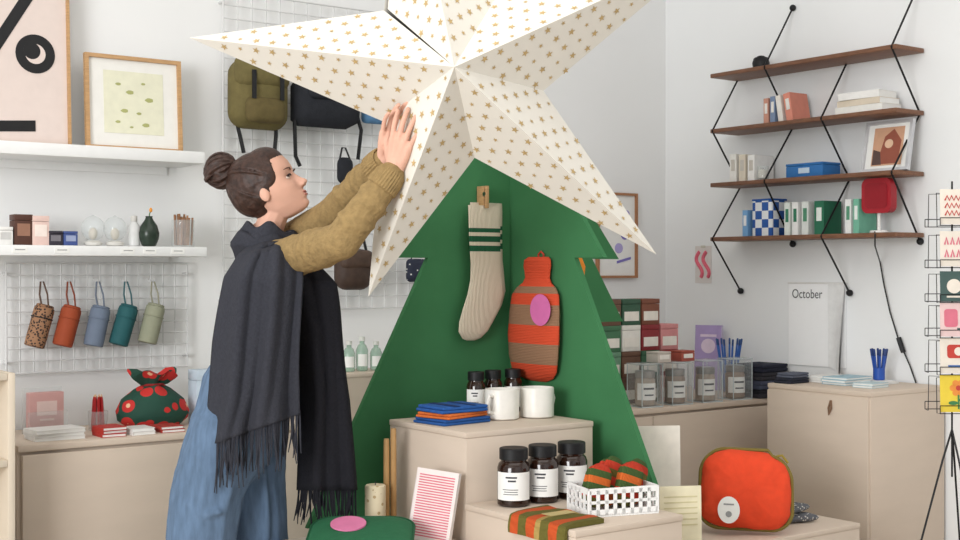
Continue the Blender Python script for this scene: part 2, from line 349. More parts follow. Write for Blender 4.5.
for a,bq,c,d,kd in UM:
    y=4.652; p0=PY(a,bq,y); p1=PY(c,d,y); t=thing('folded_umbrella',UL[kd],'umbrella',p1,0,'folded umbrellas on the wire grid')
    ax=(p0-p1); L=ax.length; Rm=Vector((0,0,1)).rotation_difference(ax).to_matrix().to_4x4()
    B().lathe([(.030,0),(.035,.003),(.036,.02),(.036,L*.9),(.034,L-.003),(.03,L)],T=Rm).o('sleeve',UC[kd][0],t)
    B().lathe([(.031,L),(.031,L+.005),(.026,L+.008),(.003,L+.009)],T=Rm).o('cap',UC[kd][0],t)
    hk=PY(a-3,282,4.665)-p1; pp=ax
    b=B(); b.tube([pp+V(-.012,0,.006),pp+(hk-pp)*.5+V(-.014,0,0),hk+V(-.005,0,.001),hk+V(.005,0,.001),pp+(hk-pp)*.5+V(.014,0,0),pp+V(.012,0,.006)],.0032); b.o('wrist_strap',mat(UC[kd][1],.8),t)
    B().tube([tuple(Rm@V(.037*cos(q),.037*sin(q),L*.72)) for q in [2*pi*i/16 for i in range(17)]],.0022).o('closure_band',BLACK if kd=='leopard' else UC[kd][0],t)
OL=mat((106,96,58),.85,.12,40,.3,200); NB=mat((34,36,42),.85,.15,40,.3,200)
t=thing('backpack','olive brown roll top backpack hanging on the tall wire grid','backpack',PY(258,131,4.62))
b=B(); b.puff(rr(.25,.27,.06,5,0,.14),.07); b.o('body',OL,t)
b=B(); b.puff(rr(.235,.13,.04,5,0,.225),.05,yo=-.035); b.o('flap',OL,t)
b=B(); b.puff(rr(.17,.10,.03,5,0,.075),.03,yo=-.065); b.o('front_pocket',mat((96,84,50),.85,.12,40,.3),t)
for sx in(-.06,.06):
    B().box((sx,-.088,.17),(.018,.004,.11)).o('buckle_strap',BLACK,t)
    B().tube([(sx*1.2,.05,.26),(sx*1.6,.03,.1),(sx*1.3,.0,-.02),(sx*1.1,-.01,-.09)],.008).o('shoulder_strap',BLACK,t)
b=B(); b.tube([(-.03,.05,.27),(-.02,.05,.295),(.02,.05,.295),(.03,.05,.27)],.006); b.o('grab_loop',BLACK,t)
t=thing('shoulder_bag','black fabric bag with dangling strap on the tall wire grid','bag',PY(324,128,4.62))
b=B(); b.puff([(-.15,.02),(-.12,.0),(.1,.0),(.16,.03),(.17,.12),(.12,.2),(.02,.24),(-.1,.235),(-.15,.16)],.06); b.o('body',NB,t)
b=B(); b.puff(rr(.2,.09,.03,5,0,.15),.03,yo=-.05); b.o('flap',NB,t)
B().tube([(-.12,.0,.2),(-.14,-.01,.02),(-.13,0,-.12),(-.11,0,-.16)],.008).o('strap',BLACK,t); B().tube([(.13,0,.14),(.17,-.01,.0),(.16,0,-.12)],.008).o('strap',BLACK,t)
t=thing('pouch','small blue and navy pouch at the right of the tall grid','bag',PY(374,124,4.64))
b=B(); b.puff(rr(.12,.1,.02,4,0,.05),.03); b.o('body',mat((86,128,166),.8,.1,60,.2),t); B().box((0,-.025,.088),(.1,.01,.014)).o('zip',BLACK,t); B().tube([(-.03,0,.1),(0,.0,.13),(.03,0,.1)],.003).o('loop',BLACK,t)
t=thing('shoulder_bag','dark brown leather bag hanging low behind the star tip','bag',PY(353,290,4.64))
b=B(); b.puff(rr(.17,.17,.05,5,0,.085),.05); b.o('body',mat((70,54,46),.6,.2,40,.2),t); b=B(); b.puff(rr(.16,.08,.03,5,0,.125),.03,yo=-.03); b.o('flap',mat((78,60,50),.6,.2,40,.2),t)
B().tube([(-.07,0,.14),(-.04,.02,.30),(0,.02,.36),(.04,.02,.30),(.07,0,.14)],.006).o('strap',BLACK,t)
t=thing('pouch','slim black sling pouch hanging on the grid above the raised arms','bag',PY(345,184,4.65))
b=B(); b.puff(rr(.07,.11,.025,4,0,.055),.022); b.o('body',NB,t); B().tube([(-.025,0,.10),(-.008,.01,.15),(.008,.01,.15),(.025,0,.10)],.004).o('loop',BLACK,t)
t=thing('pouch','navy pouch with pale dots glimpsed through the tree notch','bag',PY(419,282,4.66))
b=B(); b.puff(rr(.13,.1,.02,4,0,.05),.025); b.o('body',spots((34,40,58),(220,220,215),60,.2),t); B().tube([(-.04,0,.1),(0,.02,.15),(.04,0,.1)],.003).o('loop',BLACK,t)
# ---------------------------------------------------------------- left counter items
CT=.7265
def books_flat(base,rz,w,d,ths,cols,label,group,name='booklet',jit=.05):
    z=base[2]
    for i,th in enumerate(ths):
        c=cols[i%len(cols)]; lb=label if isinstance(label,str) else label[i]
        t=thing(name,lb,'booklet',(base[0]+random.uniform(-.004,.004),base[1]+random.uniform(-.004,.004),z),rz+random.uniform(-jit,jit),group)
        B().box((0,0,th/2),(w-.004,d-.004,th-.003)).o('pages',PAPER,t)
        b=B(); b.box((0,0,th-.0009),(w,d,.0016)); b.box((0,0,.0009),(w,d,.0016)); b.box((-w/2+.0008,0,th/2),(.0016,d,th-.0032)); b.o('cover',mat(c,.55),t); z+=th+.0004
t=thing('gift_set','pink boxed notebook standing in a clear stand on left counter','box',(yx(45,4.58),4.58,CT))
b=B(); b.box((0,0,.075),(.12,.04,.14),bev=.002); b.o('box',mat((222,172,168),.55),t); b=B(); b.box((0,-.021,.09),(.07,.002,.05)); b.box((0,-.0215,.05),(.05,.002,.006)); b.o('label',mat((240,212,206)),t)
b=B(); b.box((0,.0,.002),(.14,.07,.004)); b.box((0,-.033,.04),(.14,.003,.08)); b.box((0,.033,.08),(.14,.003,.16)); b.o('stand',GLASS,t)
books_flat((yx(57,4.4),4.42,CT),.02,.17,.12,(.012,.011,.013),[(236,234,230),(228,226,222)],'white booklet in the pile in front of the pink box','white booklets on the left counter')
for i,(px,cols,lb,g_,n) in enumerate(((108,[(190,52,44)],'red covered booklet in the low pile beside the red pencils','red booklets on the left counter',3),(137,[(232,228,224)],'cream booklet in the low pile under the flowered pouch','cream booklets on the left counter',2),(166,[(176,60,52)],'brick red booklet lying in front of the flowered pouch','brick booklets on the left counter',2))):
    books_flat((yx(px,4.4),4.385,CT),.0,.085,.1,(.011,)*n,cols,lb,g_)
cp=V(yx(98,4.55),4.55,CT); t=thing('pencil_cup','small clear cup holding red pencils on left counter','cup',cp)
B().lathe([(.03,0),(.034,.003),(.036,.07),(.034,.07),(.032,.005),(.001,.005)]).o('cup_body',GLASS,t)
for i in range(7):
    a=2*pi*i/7; r=.02; t=thing('pencil','red pencil standing in the small clear cup','pencil',cp+V(r*cos(a),r*sin(a),.006),0,'red pencils in the clear cup',rx=.06*sin(a),ry=.06*cos(a)*-1)
    B().lathe([(.0055,0),(.0055,.1),(.0035,.115)],n=6).o('shaft',mat((176,36,38),.4),t); B().lathe([(.0035,.115),(.0003,.124)],n=6).o('tip',mat((215,180,140)),t)
FL=spots((28,72,58),(200,46,42),17,.44,(240,190,150),rand=.55)
pc=V(yx(154,4.53),4.54,CT); t=thing('drawstring_pouch','dark green drawstring pouch with red flower print','pouch',pc)
prof=[(.05,0),(.1,.004),(.132,.03),(.138,.06),(.118,.1),(.07,.135),(.038,.152),(.036,.158),(.055,.172),(.085,.192),(.092,.198),(.06,.196),(.02,.176)]
b=B(); R=[]
for r,z in prof: R.append([V(r*cos(2*pi*j/48)*(1+.05*sin(2*pi*j/48*9)*(z>.1)),.62*r*sin(2*pi*j/48)*(1+.08*sin(2*pi*j/48*7)*(z>.1)),z+.012*sin(2*pi*j/48*5)*(z>.16)+.006*sin(2*pi*j/48*3)*(z>.05)) for j in range(48)])
b.rings(R); b.o('bag',FL,t)
B().tube([(.04*cos(q),.026*sin(q),.155) for q in [2*pi*i/20 for i in range(21)]],.005).o('drawstring',mat((150,40,40)),t)
carton('pale blue box standing on the counter behind the jeans',(yx(205,4.55),4.55,CT),0,(.1,.08,.2),(196,210,222),(226,232,236))
x0=yx(340,4.36); x1=yx(392,4.36); RZ=.9
t=thing('riser_box','small plywood riser on the counter under the green bottles','riser',((x0+x1)/2,4.44,CT)); hh=RZ-CT
B().box((0,0,hh-.008),(x1-x0,.2,.016),bev=.002).o('top_panel',PLY,t)
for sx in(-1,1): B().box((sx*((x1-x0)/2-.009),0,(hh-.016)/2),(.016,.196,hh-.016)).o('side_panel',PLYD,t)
B().box((0,-.09,(hh-.016)/2),(x1-x0-.036,.012,hh-.016)).o('front_panel',PLY,t)
for px,hz,lb in((349,.12,'squat green glass bottle nearest the woman on the riser'),(362,.135,'tall green glass bottle in the middle of the riser'),(376,.115,'small green glass bottle beside the tree edge')):
    t=thing('bottle',lb,'bottle',(yx(px,4.42),4.42,RZ+.0005),0,'green glass bottles on the riser')
    B().lathe([(.02,0),(.024,.004),(.025,hz*.6),(.018,hz*.74),(.01,hz*.8),(.01,hz*.88)]).o('glass_body',GREENGLASS,t); B().lathe([(.012,hz*.88),(.012,hz),(.002,hz+.001)]).o('cap',mat((215,215,208)),t)
    B().patch(.0255,hz*.15,hz*.5,radians(200),radians(290)).o('label',PAPER,t)
# ---------------------------------------------------------------- items on the tree panels
def sloft(b,plane,val,secs,mi=0,n=24,off=0):
    fn=PY if plane=='y' else PX; nr=V(0,-1,0) if plane=='y' else V(-1,0,0); R=[]
    for px,py,hw,th in secs:
        c=fn(px,py,val); hv=(fn(px+hw,py,val)-fn(px-hw,py,val))/2; hv.z=0
        R.append([c+hv*cos(2*pi*j/n)+nr*(off+th+th*sin(2*pi*j/n)) for j in range(n)])
    return b.rings(R,mi)
ys=TY-.0095
SOCK=[(479,206,16,.006),(479,214,16,.008),(479,240,15.5,.009),(480,264,15,.010),(480,280,16,.013),(479,294,18,.014),(475,308,18.5,.014),(470,321,17,.013),(467,331,14.5,.012),(466,338,9,.008),(466,340,4,.004)]
zb=PY(466,341,ys).z; zt=PY(479,206,ys).z; hS=zt-zb
G=(38,96,66); CR=(228,215,192)
sm=ramp(2,0,hS,[(0,CR),(.60,CR),(.66,G),(.70,CR),(.73,G),(.77,CR),(.80,G),(.83,CR)],bump=.7,bsc=60,kind='X')
for i,(dx,dy,lb) in enumerate(((6,-3,'rear cream sock with green stripes pinned on the tree'),(-1,0,'front cream sock with green stripes pinned on the tree'))):
    t=thing('sock',lb,'sock',PY(466+dx,341+dy,ys),0,'pair of striped socks on the tree')
    b=B(); sloft(b,'y',ys,[(a+dx,c+dy,w,th) for a,c,w,th in SOCK],off=.0005+i*.029); b.o('knit',sm,t,W=True)
t=thing('clothespin','small wooden clothespin holding the socks on the green panel','clothespin',PY(478,208,ys))
b=B(); b.box((0,-.050,.035),(.013,.008,.075),bev=.001); b.box((0,-.022,.035),(.013,.040,.075),bev=.001); b.o('wood',OAK,t)
b=B(); b.tube([(-.008,-.044,.045),(.008,-.044,.045)],.008,10); b.o('spring',mat((150,150,150),.3,metal=1),t)
xs=TX-.0095
HB=[(541,257,10,.010),(541,260,13,.015),(541,266,13.5,.016),(541,272,12.5,.015),(541,278,12,.015),(541,283,14,.017),(541,288,19.5,.021),(541,295,23,.025),(541,312,24.5,.029),(540.5,335,25,.031),(540,356,24,.029),(539.5,370,22,.023),(539,377,17.5,.015),(539,381,9,.005)]
zb=PX(539,382,xs).z; zt=PX(541,257,xs).z
RD=(218,82,52); BR=(154,118,92)
hm=ramp(2,0,zt-zb,[(0,RD),(.15,BR),(.31,RD),(.46,BR),(.62,RD),(.71,BR),(.765,RD)],bump=.6,bsc=60,kind='Z')
t=thing('hot_water_bottle','red and brown striped knitted hot water bottle on the tree','hot water bottle',PX(539,382,xs),-pi/2)
b=B(); sloft(b,'x',xs,HB,off=.0005); b.o('knit_cover',hm,t,W=True)
q=PX(540,310,xs-.059); b=B(); loc=t.matrix_basis.inverted()@q
b.prism([(loc.x+.052*cos(2*pi*i/32),loc.z+.052*sin(2*pi*i/32)) for i in range(32)],loc.y,loc.y+.0015); b.o('round_tag',mat((214,110,170),.6),t)
q=t.matrix_basis.inverted()@PX(541,258,xs-.012); B().tube([q+V(-.012,0,-.002),q+V(-.014,0,.012),q+V(0,0,.022),q+V(.014,0,.012),q+V(.012,0,-.002)],.003).o('hanging_loop',mat((190,60,45)),t)
t=thing('tag_ornament','orange knitted ornament peeking behind the tree notch','ornament',PY(577,283,TY-.012))
b=B(); b.puff([(-.02,.0),(.02,0),(.028,.06),(.012,.09),(-.012,.09),(-.028,.06)],.01,yo=-.012); b.o('knit',mat((226,134,44),.85,.1,90,.4),t); B().tube([(0,-.01,.09),(0,-.006,.13)],.0015).o('thread',mat((120,70,40)),t)
# ---------------------------------------------------------------- jars, mugs, cloth
def jar(label,base,r,h,group,glass=BROWNGLASS):
    t=thing('jar',label,'jar',base,0,group)
    B().lathe([(r*.85,0),(r,.005),(r,h*.66),(r*.92,h*.73),(r*.78,h*.77),(r*.78,h*.8)]).o('glass_body',glass,t)
    B().lathe([(r*.86,h*.8),(r*.88,h*.805),(r*.88,h*.985),(r*.82,h),(.001,h)]).o('lid',BLACK,t)
    a=math.atan2(-base[1],-base[0]); b=B(); b.patch(r*1.012,h*.12,h*.6,a-1.25,a+1.25,16)
    for zz,w in((.5,.5),(.44,.35),(.3,.7),(.26,.6),(.22,.65)): b.patch(r*1.02,h*zz,h*(zz+(.03 if zz>.4 else .012)),a-w,a+w*.4,8,1)
    b.o('label',[PAPER,DGREY],t,recalc=False); return t
for px,bp,lb in((513,505,'large dark glass jar with white label at left end of jar row'),(546,502,'large dark glass jar with white label in the middle of row'),(575,498,'large dark glass jar with white label nearest the white crate')):
    q=PZ(px,bp,Z2); jar(lb,(q.x,2.94,Z2+.0005),.047,.165,'large dark jars on the lower plinth')
for px,yy_,lb in((476,3.40,'small dark jar beside the blue cloth behind the mugs'),(493,3.42,'small dark jar in the middle behind the mugs'),(513,3.42,'small dark jar on the right behind the mugs')):
    jar(lb,(yx(px,yy_),yy_,Z1+.0005),.031,.14,'small dark jars behind the mugs')
for px,bp,lb,ha in((502,419,'white ceramic mug on the left in front of small jars',3.5),(537,417,'white ceramic mug on the right near the fold',.2)):
    q=PZ(px,bp,Z1); t=thing('mug',lb,'mug',(q.x,q.y,Z1+.0005),0,'white mugs on the tall plinth')
    B().lathe([(.048,0),(.054,.004),(.055,.092),(.0535,.095),(.0515,.092),(.05,.01),(.001,.008)],n=32).o('cup_body',mat((232,228,220),.3),t)
    dv=V(cos(ha),sin(ha),0)
    B().tube([dv*.053+Zu*.075,dv*.075+Zu*.078,dv*.085+Zu*.055,dv*.075+Zu*.028,dv*.053+Zu*.022],.006,8).o('handle',mat((232,228,220),.3),t)
def folded(t,w,d,th,c,stripe=None):
    b=B(); b.box((0,0,th*.25),(w,d,th*.48),bev=.004,seg=3); b.box((.004,0,th*.75),(w*.97,d*.98,th*.48),bev=.004,seg=3); b.o('fabric',mat(c,.9,.12,60,.4,180),t)
    if stripe: b=B(); b.box((-.03,-.002,th+.0008),(.022,d*.96,.0016)); b.box((.035,-.002,th+.0008),(.012,d*.96,.0016)); b.o('stripe',mat(stripe,.9),t)
q=V(2.315,3.28,Z1+.0005)
for i,(w,d,th,c,lb,rz) in enumerate(((.19,.15,.018,(36,84,150),'royal blue folded cloth at the bottom of its pile',.1),(.18,.14,.016,(214,112,52),'orange folded cloth in the middle of its pile',.22),(.175,.14,.02,(40,90,160),'royal blue folded cloth on top of its pile',.02))):
    t=thing('folded_cloth',lb,'cloth',(q.x,q.y,q.z+[0,.0185,.035][i]),rz,'folded cloths on the tall plinth'); folded(t,w,d,th,c,(24,50,96) if i==2 else None)
# crate
cr=V(2.455,2.70,Z2+.0005); crz=-.28; t=thing('crate','small white slotted plastic crate holding striped socks','crate',cr,crz)
w,d,h=.215,.14,.078
B().box((0,0,.003),(w,d,.006)).o('base',WHITE,t)
for sx,L,ry in((-1,w,0),(1,w,0),(-1,d,1),(1,d,1)):
    b=B()
    def bx(c,s):
        if ry: b.box((sx*(w/2-.002),c[0],c[1]),(.004,s[0],s[1]))
        else: b.box((c[0],sx*(d/2-.002),c[1]),(s[0],.004,s[1]))
    bx((0,h-.008),(L,.016)); bx((0,.012),(L,.016)); bx((0,.04),(L,.008)); n=int(L/.024)
    for i in range(n+1): bx((-L/2+.004+(L-.008)*i/n,h/2),(.010,h-.01))
    b.o('side_wall',WHITE,t)
OLV=(104,98,46); ORG=(214,106,46); RDS=(196,62,42); FG=(70,92,48)
Rc=Matrix.Rotation(crz,3,'Z')
STR=[[(0,OLV),(.2,RDS),(.36,FG),(.52,ORG),(.68,FG),(.84,RDS)],[(0,ORG),(.22,FG),(.38,RDS),(.55,OLV),(.7,RDS),(.86,FG)]]
for i,(dx,dy,rx,ry,hh,lb) in enumerate(((-.066,.0,-.15,.30,.122,'folded striped sock at the left end inside the crate'),(-.020,.022,-.2,.42,.14,'folded striped sock left of middle inside the crate'),(.022,-.008,-.12,.36,.125,'folded striped sock right of middle inside the crate'),(.052,.022,-.2,.5,.132,'folded striped sock at the right end inside the crate'))):
    t=thing('folded_sock',lb,'sock',cr+Rc@V(dx,dy,.016),crz+.25*(i%2)-.1,'striped socks in the crate',rx=rx,ry=ry)
    o5=[(x*(1+.06*sin(40*z)),z) for x,z in rr(.070,hh,.03,7,0,hh/2)]
    b=B(); b.puff(o5,.019,yo=-.012); b.puff([(x*.95,z*.96) for x,z in o5],.019,yo=.016); b.o('knit',ramp(2,0,hh,STR[i%2],bump=.7,bsc=80,kind='X'),t)
t=thing('folded_scarf','olive and orange striped knit draped over the plinth edge','scarf',V(2.19,2.70,Z2))
sl=ramp(1,-.13,.13,[(0,OLV),(.14,(196,84,42)),(.28,OLV),(.42,(170,144,84)),(.50,(196,84,42)),(.64,OLV),(.78,(196,84,42)),(.9,OLV)],bump=.6,bsc=80,kind='X')
prf=[(.128,.0015),(.10,.0015),(.05,.0015),(.015,.0015),(.0,.001),(-.0045,-.004),(-.005,-.015),(-.0055,-.03),(-.0055,-.042)]; R=[]
for i,(x,z) in enumerate(prf):
    nx,nz_=((0,1) if i<4 else (-.7,.7) if i<6 else (-1,0)); th=.013-.0003*i; sk=.010*(x-.1)*5
    pts=[]
    for j in range(13): y=-.118+.236*j/12; pts.append(V(x+nx*(th+.002*sin(y*60+i)),y+sk,z+nz_*(th+.002*sin(y*60+i))))
    for j in range(12,-1,-1): pts.append(V(x,-.118+.236*j/12+sk,z))
    R.append(pts)
b=B(); b.rings(R); b.o('knit',sl,t)
B().box((.07,.0,.0170),(.09,.040,.0015)).o('wrap_band',mat((190,170,116)),t)
# boards
t=thing('card_board','white card panel leaning behind the green tree edge','card',(2.93,3.02,Z3+.0005),-.5,rx=-.04)
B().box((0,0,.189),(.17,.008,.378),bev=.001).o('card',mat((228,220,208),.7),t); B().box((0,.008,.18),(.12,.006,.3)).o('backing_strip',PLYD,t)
t=thing('card_board','tall pale yellow card panel standing beside the white crate','card',(2.668,2.64,.0005),-.45,rx=-.03)
B().box((0,0,.34),(.125,.008,.68),bev=.001).o('card',mat((226,217,186),.7),t); b=B()
for i in range(6): b.box((0,-.0045,.66-.016*i-.01),(.1,.001,.004))
b.o('printed_lines',mat((208,198,158),.7),t)
# red cushion pouch
t=thing('cushion_pouch','bright red padded pouch with olive piping and white round tag','pouch',(3.275,2.95,Z3+.014),CAMYAW-.12,rx=-.26,ry=.03)
out=[(x*(1+.03*sin(9*z+1)),z+.008*cos(14*x)-(.016 if (x>.08 and z>.18) else 0)) for x,z in rr(.295,.262,.075,9,0,.133)]
b=B(); b.puff(out,.058); ob=b.o('body',mat((230,74,40),.9,.06,30,.5,40),t); wrinkle(ob,.015,.055)
B().tube([(x*1.008,.004*sin(25*x+9*z),.133+(z-.133)*1.008) for x,z in out]+[(out[0][0]*1.008,.004*sin(25*out[0][0]+9*out[0][1]),.133+(out[0][1]-.133)*1.008)],.0062,8).o('piping',mat((120,106,50),.85),t)
b=B(); b.prism(circ(-.06,.06,.036,28,.044),-.0655,-.0635); b.prism(circ(-.06,.046,.010),-.0665,-.0655,1); b.box((-.06,-.066,.078),(.034,.001,.005),1); b.o('round_tag',[PAPER,GREY],t)
B().tube([(.1,0,.25),(.118,-.01,.254),(.138,-.005,.23)],.004).o('zip_pull',mat((150,130,40)),t)
SG=spots((92,94,100),(210,208,200),95,.3)
for i,(dx,dy,rz,lb) in enumerate(((0,0,-.3,'grey speckled folded sock beside the red pouch, lower one'),(-.01,.01,.15,'grey speckled folded sock lying on top of another'))):
    t=thing('folded_sock',lb,'sock',(3.58+dx,3.0+dy,Z3+.001+i*.031),rz,'speckled socks by the red pouch')
    b=B(); b.puff([(-.075,-.03),(.05,-.035),(.08,-.02),(.08,.03),(.03,.04),(-.075,.035)],.015,T=Matrix.Translation((0,0,.0155))@FLAT); b.o('knit',SG,t); B().box((-.02,0,.0305),(.03,.06,.001)).o('wrap_band',mat((200,198,190)),t)
# low left plinth things
t=thing('pillar_candle','cream patterned pillar candle roll on the low plinth','candle',V(2.05,3.30,Z4+.0005))
B().lathe([(.029,0),(.031,.003),(.031,.137),(.028,.14),(.001,.139)]).o('wax',spots((228,214,182),(186,160,116),45,.22),t); B().tube([(0,0,.139),(.001,0,.15)],.0015).o('wick',DGREY,t)
for i,(dx,hh,lb) in enumerate(((0,.27,'tall wooden taper stick beside the pillar candle, left one'),(.022,.3,'tall wooden taper stick next to the tall plinth, right one'))):
    t=thing('taper_stick',lb,'stick',(2.105+dx,3.325-dx*.2,Z4+.0005),0,'taper sticks on the low plinth')
    B().lathe([(.009,0),(.0095,.002),(.009,hh*.9),(.008,hh),(.001,hh)],n=14).o('stick',mat((186,146,96),.6,.12,20),t); B().lathe([(.010,0),(.011,.003),(.010,.022),(.0097,.024)],n=14).o('foot',OAK,t)
t=thing('book','white book with thin pink stripes leaning against the tall plinth','book',(2.088,3.08,Z4+.001),radians(-60),rx=-.20,ry=.08)
b=B(); b.box((0,.008,.104),(.128,.014,.2)); b.o('pages',PAPER,t); CV=mat((234,222,218),.7); b=B(); b.box((0,0,.104),(.132,.002,.204)); b.box((0,.016,.104),(.132,.002,.204)); b.box((-.066,.008,.104),(.002,.018,.204))
for i in range(24): b.box((0,-.0014,.016+i*.0075),(.112,.001,.0034),1)
b.o('cover',[CV,mat((214,108,126),.7)],t)
t=thing('cushion_pouch','green padded pouch with a pink round tag on low plinth','pouch',(1.80,2.97,Z4+.020),CAMYAW,rx=-1.36)
o3=rr(.29,.26,.07,8,-.012,.13); b=B(); b.puff(o3,.015); ob=b.o('body',mat((38,100,66),.85,.06,40,.4,60),t); wrinkle(ob,.005,.06,1)
B().tube([(x,0,z) for x,z in o3]+[(o3[0][0],0,o3[0][1])],.0035).o('piping',mat((24,84,52)),t)
b=B(); b.prism(circ(-.05,.17,.05,28,.05),-.0205,-.0165); b.o('round_tag',mat((220,126,166)),t)
# ---------------------------------------------------------------- right counter items
RC=.7255
cols=[[('brown',(112,82,66)),('dark green',(58,92,72)),('chestnut',(128,78,60)),None],[('leaf green',(70,116,84)),('white',(232,228,220)),('wine red',(140,48,52)),('rose pink',(210,140,140))],[('mint green',(110,150,122)),('cocoa brown',(112,82,66)),('forest green',(62,100,76)),('dark red',(150,54,54))],[('cream',(226,216,200)),('cocoa',(104,76,64)),('dark olive',(96,94,66)),('blush',(226,186,178))]]
rn=['top','second','third','bottom']; cn=['left','middle','right','far right']
for ri in range(4):
    for ci in range(4):
        if cols[ri][ci] is None: continue
        nm,c=cols[ri][ci]; x=3.675+.114*(ci+.5)
        carton('%s carton with pale label in %s row, %s column of stack'%(nm,rn[ri],cn[ci]),(x,4.16,RC+.1125*(3-ri)),0,(.106,.1,.112),c,(238,232,222),'carton','stacked cartons on the right counter',lab=(.80,.36,.34))
for i,px in enumerate((645,675,705,735)):
    x=yx(px,3.99); lb=['clear square canister in front of the stacked cartons','clear square canister with white label, second from the cartons','clear square canister with white label, second from the cabinet','clear square canister with white label nearest the cabinet'][i]
    t=thing('canister',lb,'canister',(x,3.99,RC),-.1,'clear canisters on the right counter')
    B().box((0,0,.088),(.112,.104,.176),bev=.004).o('clear_body',mat((222,230,230),.05,.02,alpha=.16,spec=.7),t)
    b=B()
    for sx in(-1,1):
        for sy in(-1,1): b.box((sx*.0545,sy*.0505,.088),(.003,.003,.176))
        b.box((0,sx*.0505,.002),(.112,.003,.004)); b.box((sx*.0545,0,.002),(.003,.104,.004))
    b.o('edge_seams',mat((196,204,206),.2),t)
    B().lathe([(.038,.006),(.043,.01),(.043,.112),(.039,.118),(.039,.122)]).o('inner_jar',mat((140,118,100) if i%2 else (162,146,130),.4,.15,60),t); B().lathe([(.041,.122),(.042,.124),(.042,.148),(.039,.151),(.001,.151)]).o('jar_lid',mat((150,146,142),.3,metal=.6),t)
    b=B(); b.patch(.0438,.03,.10,radians(185),radians(335),14); b.patch(.0444,.074,.082,radians(225),radians(290),8,1); b.patch(.0444,.048,.054,radians(230),radians(285),8,1); b.o('label',[PAPER,DGREY],t,recalc=False)
    b=B(); b.box((0,0,.180),(.116,.108,.006),bev=.002); b.o('clear_lid',mat((206,214,214),.1,.02,alpha=.5,spec=.6),t)
for i,(px,c,lb) in enumerate(((660,(206,196,186),'small pale box on top of the clear canisters, left'),(681,(170,84,70),'small rust box on top of the clear canisters, right'))):
    carton(lb,(yx(px,3.99)+(.008 if i else -.008),3.99,RC+.1838),0,(.078,.07,.045),c,(236,230,222),group='small boxes on the canisters')
q=PX(707,0,4.6); t=thing('book','lilac book standing upright behind the clear canisters','book',(4.58,q.y-.02,RC),-pi/2+.45,rx=-.08)
b=B(); b.box((0,.01,.155),(.126,.018,.302)); b.o('pages',PAPER,t); b=B(); b.box((0,0,.155),(.13,.002,.31)); b.box((0,.02,.155),(.13,.002,.31)); b.box((-.065,.01,.155),(.002,.022,.31)); b.prism(circ(.0,.21,.035),-.0022,-.001,1); b.box((0,-.0015,.26),(.08,.001,.012),1); b.o('cover',[mat((176,156,202),.6),mat((228,210,228))],t)
def pencups(base,label,plab,grp,n,hh,col,r=.032,ch=.1):
    t=thing('pen_cup',label,'cup',base); B().lathe([(r*.9,0),(r,.003),(r,ch),(r*.94,ch),(r*.9,.005),(.001,.005)]).o('cup_body',mat(col,.4) if ch<.06 else GLASS,t)
    for i in range(n):
        a=2*pi*i/n; q=Vector(base)+V(r*.55*cos(a),r*.55*sin(a),.006)
        t=thing('pen',plab,'pen',q,0,grp,rx=-.16*sin(a),ry=.16*cos(a))
        B().lathe([(.004,0),(.0045,.003),(.0045,hh-.03),(.004,hh-.03)],n=8).o('barrel',mat(col,.35),t); B().lathe([(.0048,hh-.03),(.0048,hh-.004),(.003,hh)],n=8).o('cap',mat(tuple(int(v*.7) for v in col),.35),t)
q=PX(729,0,4.56); pencups((4.56,q.y,RC),'clear cup of blue pens behind the clear canisters','blue pen in the cup behind the clear canisters','blue pens behind the canisters',9,.25,(60,110,190),.036,.15)
pz=PZ(879,383,.8305)
books_flat((pz.x,pz.y,.8305),-pi/2,.12,.09,(.006,.006),[(240,240,238)],'white card pad under the blue pen holder','white pads under the pen holder')
pencups((pz.x,pz.y,.8305+.0135),'small navy pen holder on a white pad on the cabinet','blue pen in the navy holder on the cabinet','blue pens on the cabinet',8,.125,(44,84,170),.024,.05)
books_flat((4.42,3.53,.8305),-pi/2,.08,.13,(.009,.009,.01),[(232,230,226)],'white booklet in the small stack at the far cabinet end','white booklets on the cabinet')
books_flat((4.40,3.41,.8305),-pi/2,.12,.17,(.010,.011,.010),[(160,192,204)],'pale blue booklet in the stack on the cabinet','pale blue booklets on the cabinet')
books_flat((4.36,3.26,.8305),-pi/2+.1,.09,.12,(.009,.009),[(190,210,214)],'pale aqua card in the front stack on the cabinet','aqua cards on the cabinet')
for i,(x_,y_,z_,w_,d_2,th_,c,lb) in enumerate(((4.545,4.0,RC+.001,.2,.18,.038,(44,44,52),'black folded cloth at the bottom of the dark pile by the cabinet'),(4.54,3.995,RC+.040,.2,.175,.038,(66,70,88),'dark slate folded cloth second from the bottom of the dark pile'),(4.545,4.0,RC+.079,.19,.17,.036,(52,50,56),'charcoal folded cloth second from the top of the dark pile'),(4.54,4.0,RC+.116,.185,.17,.034,(36,38,54),'navy folded cloth on top of the dark pile'),(4.262,3.585,.8305,.13,.085,.022,(40,42,54),'black folded cloth lying at the far left of the cabinet'),(4.268,3.585,.853,.12,.08,.020,(88,92,106),'slate grey folded cloth on top of a black one'))):
    t=thing('folded_cloth',lb,'cloth',(x_,y_,z_),.03*i-.05,'dark folded cloths near the cabinet'); folded(t,w_,d_2,th_,c)
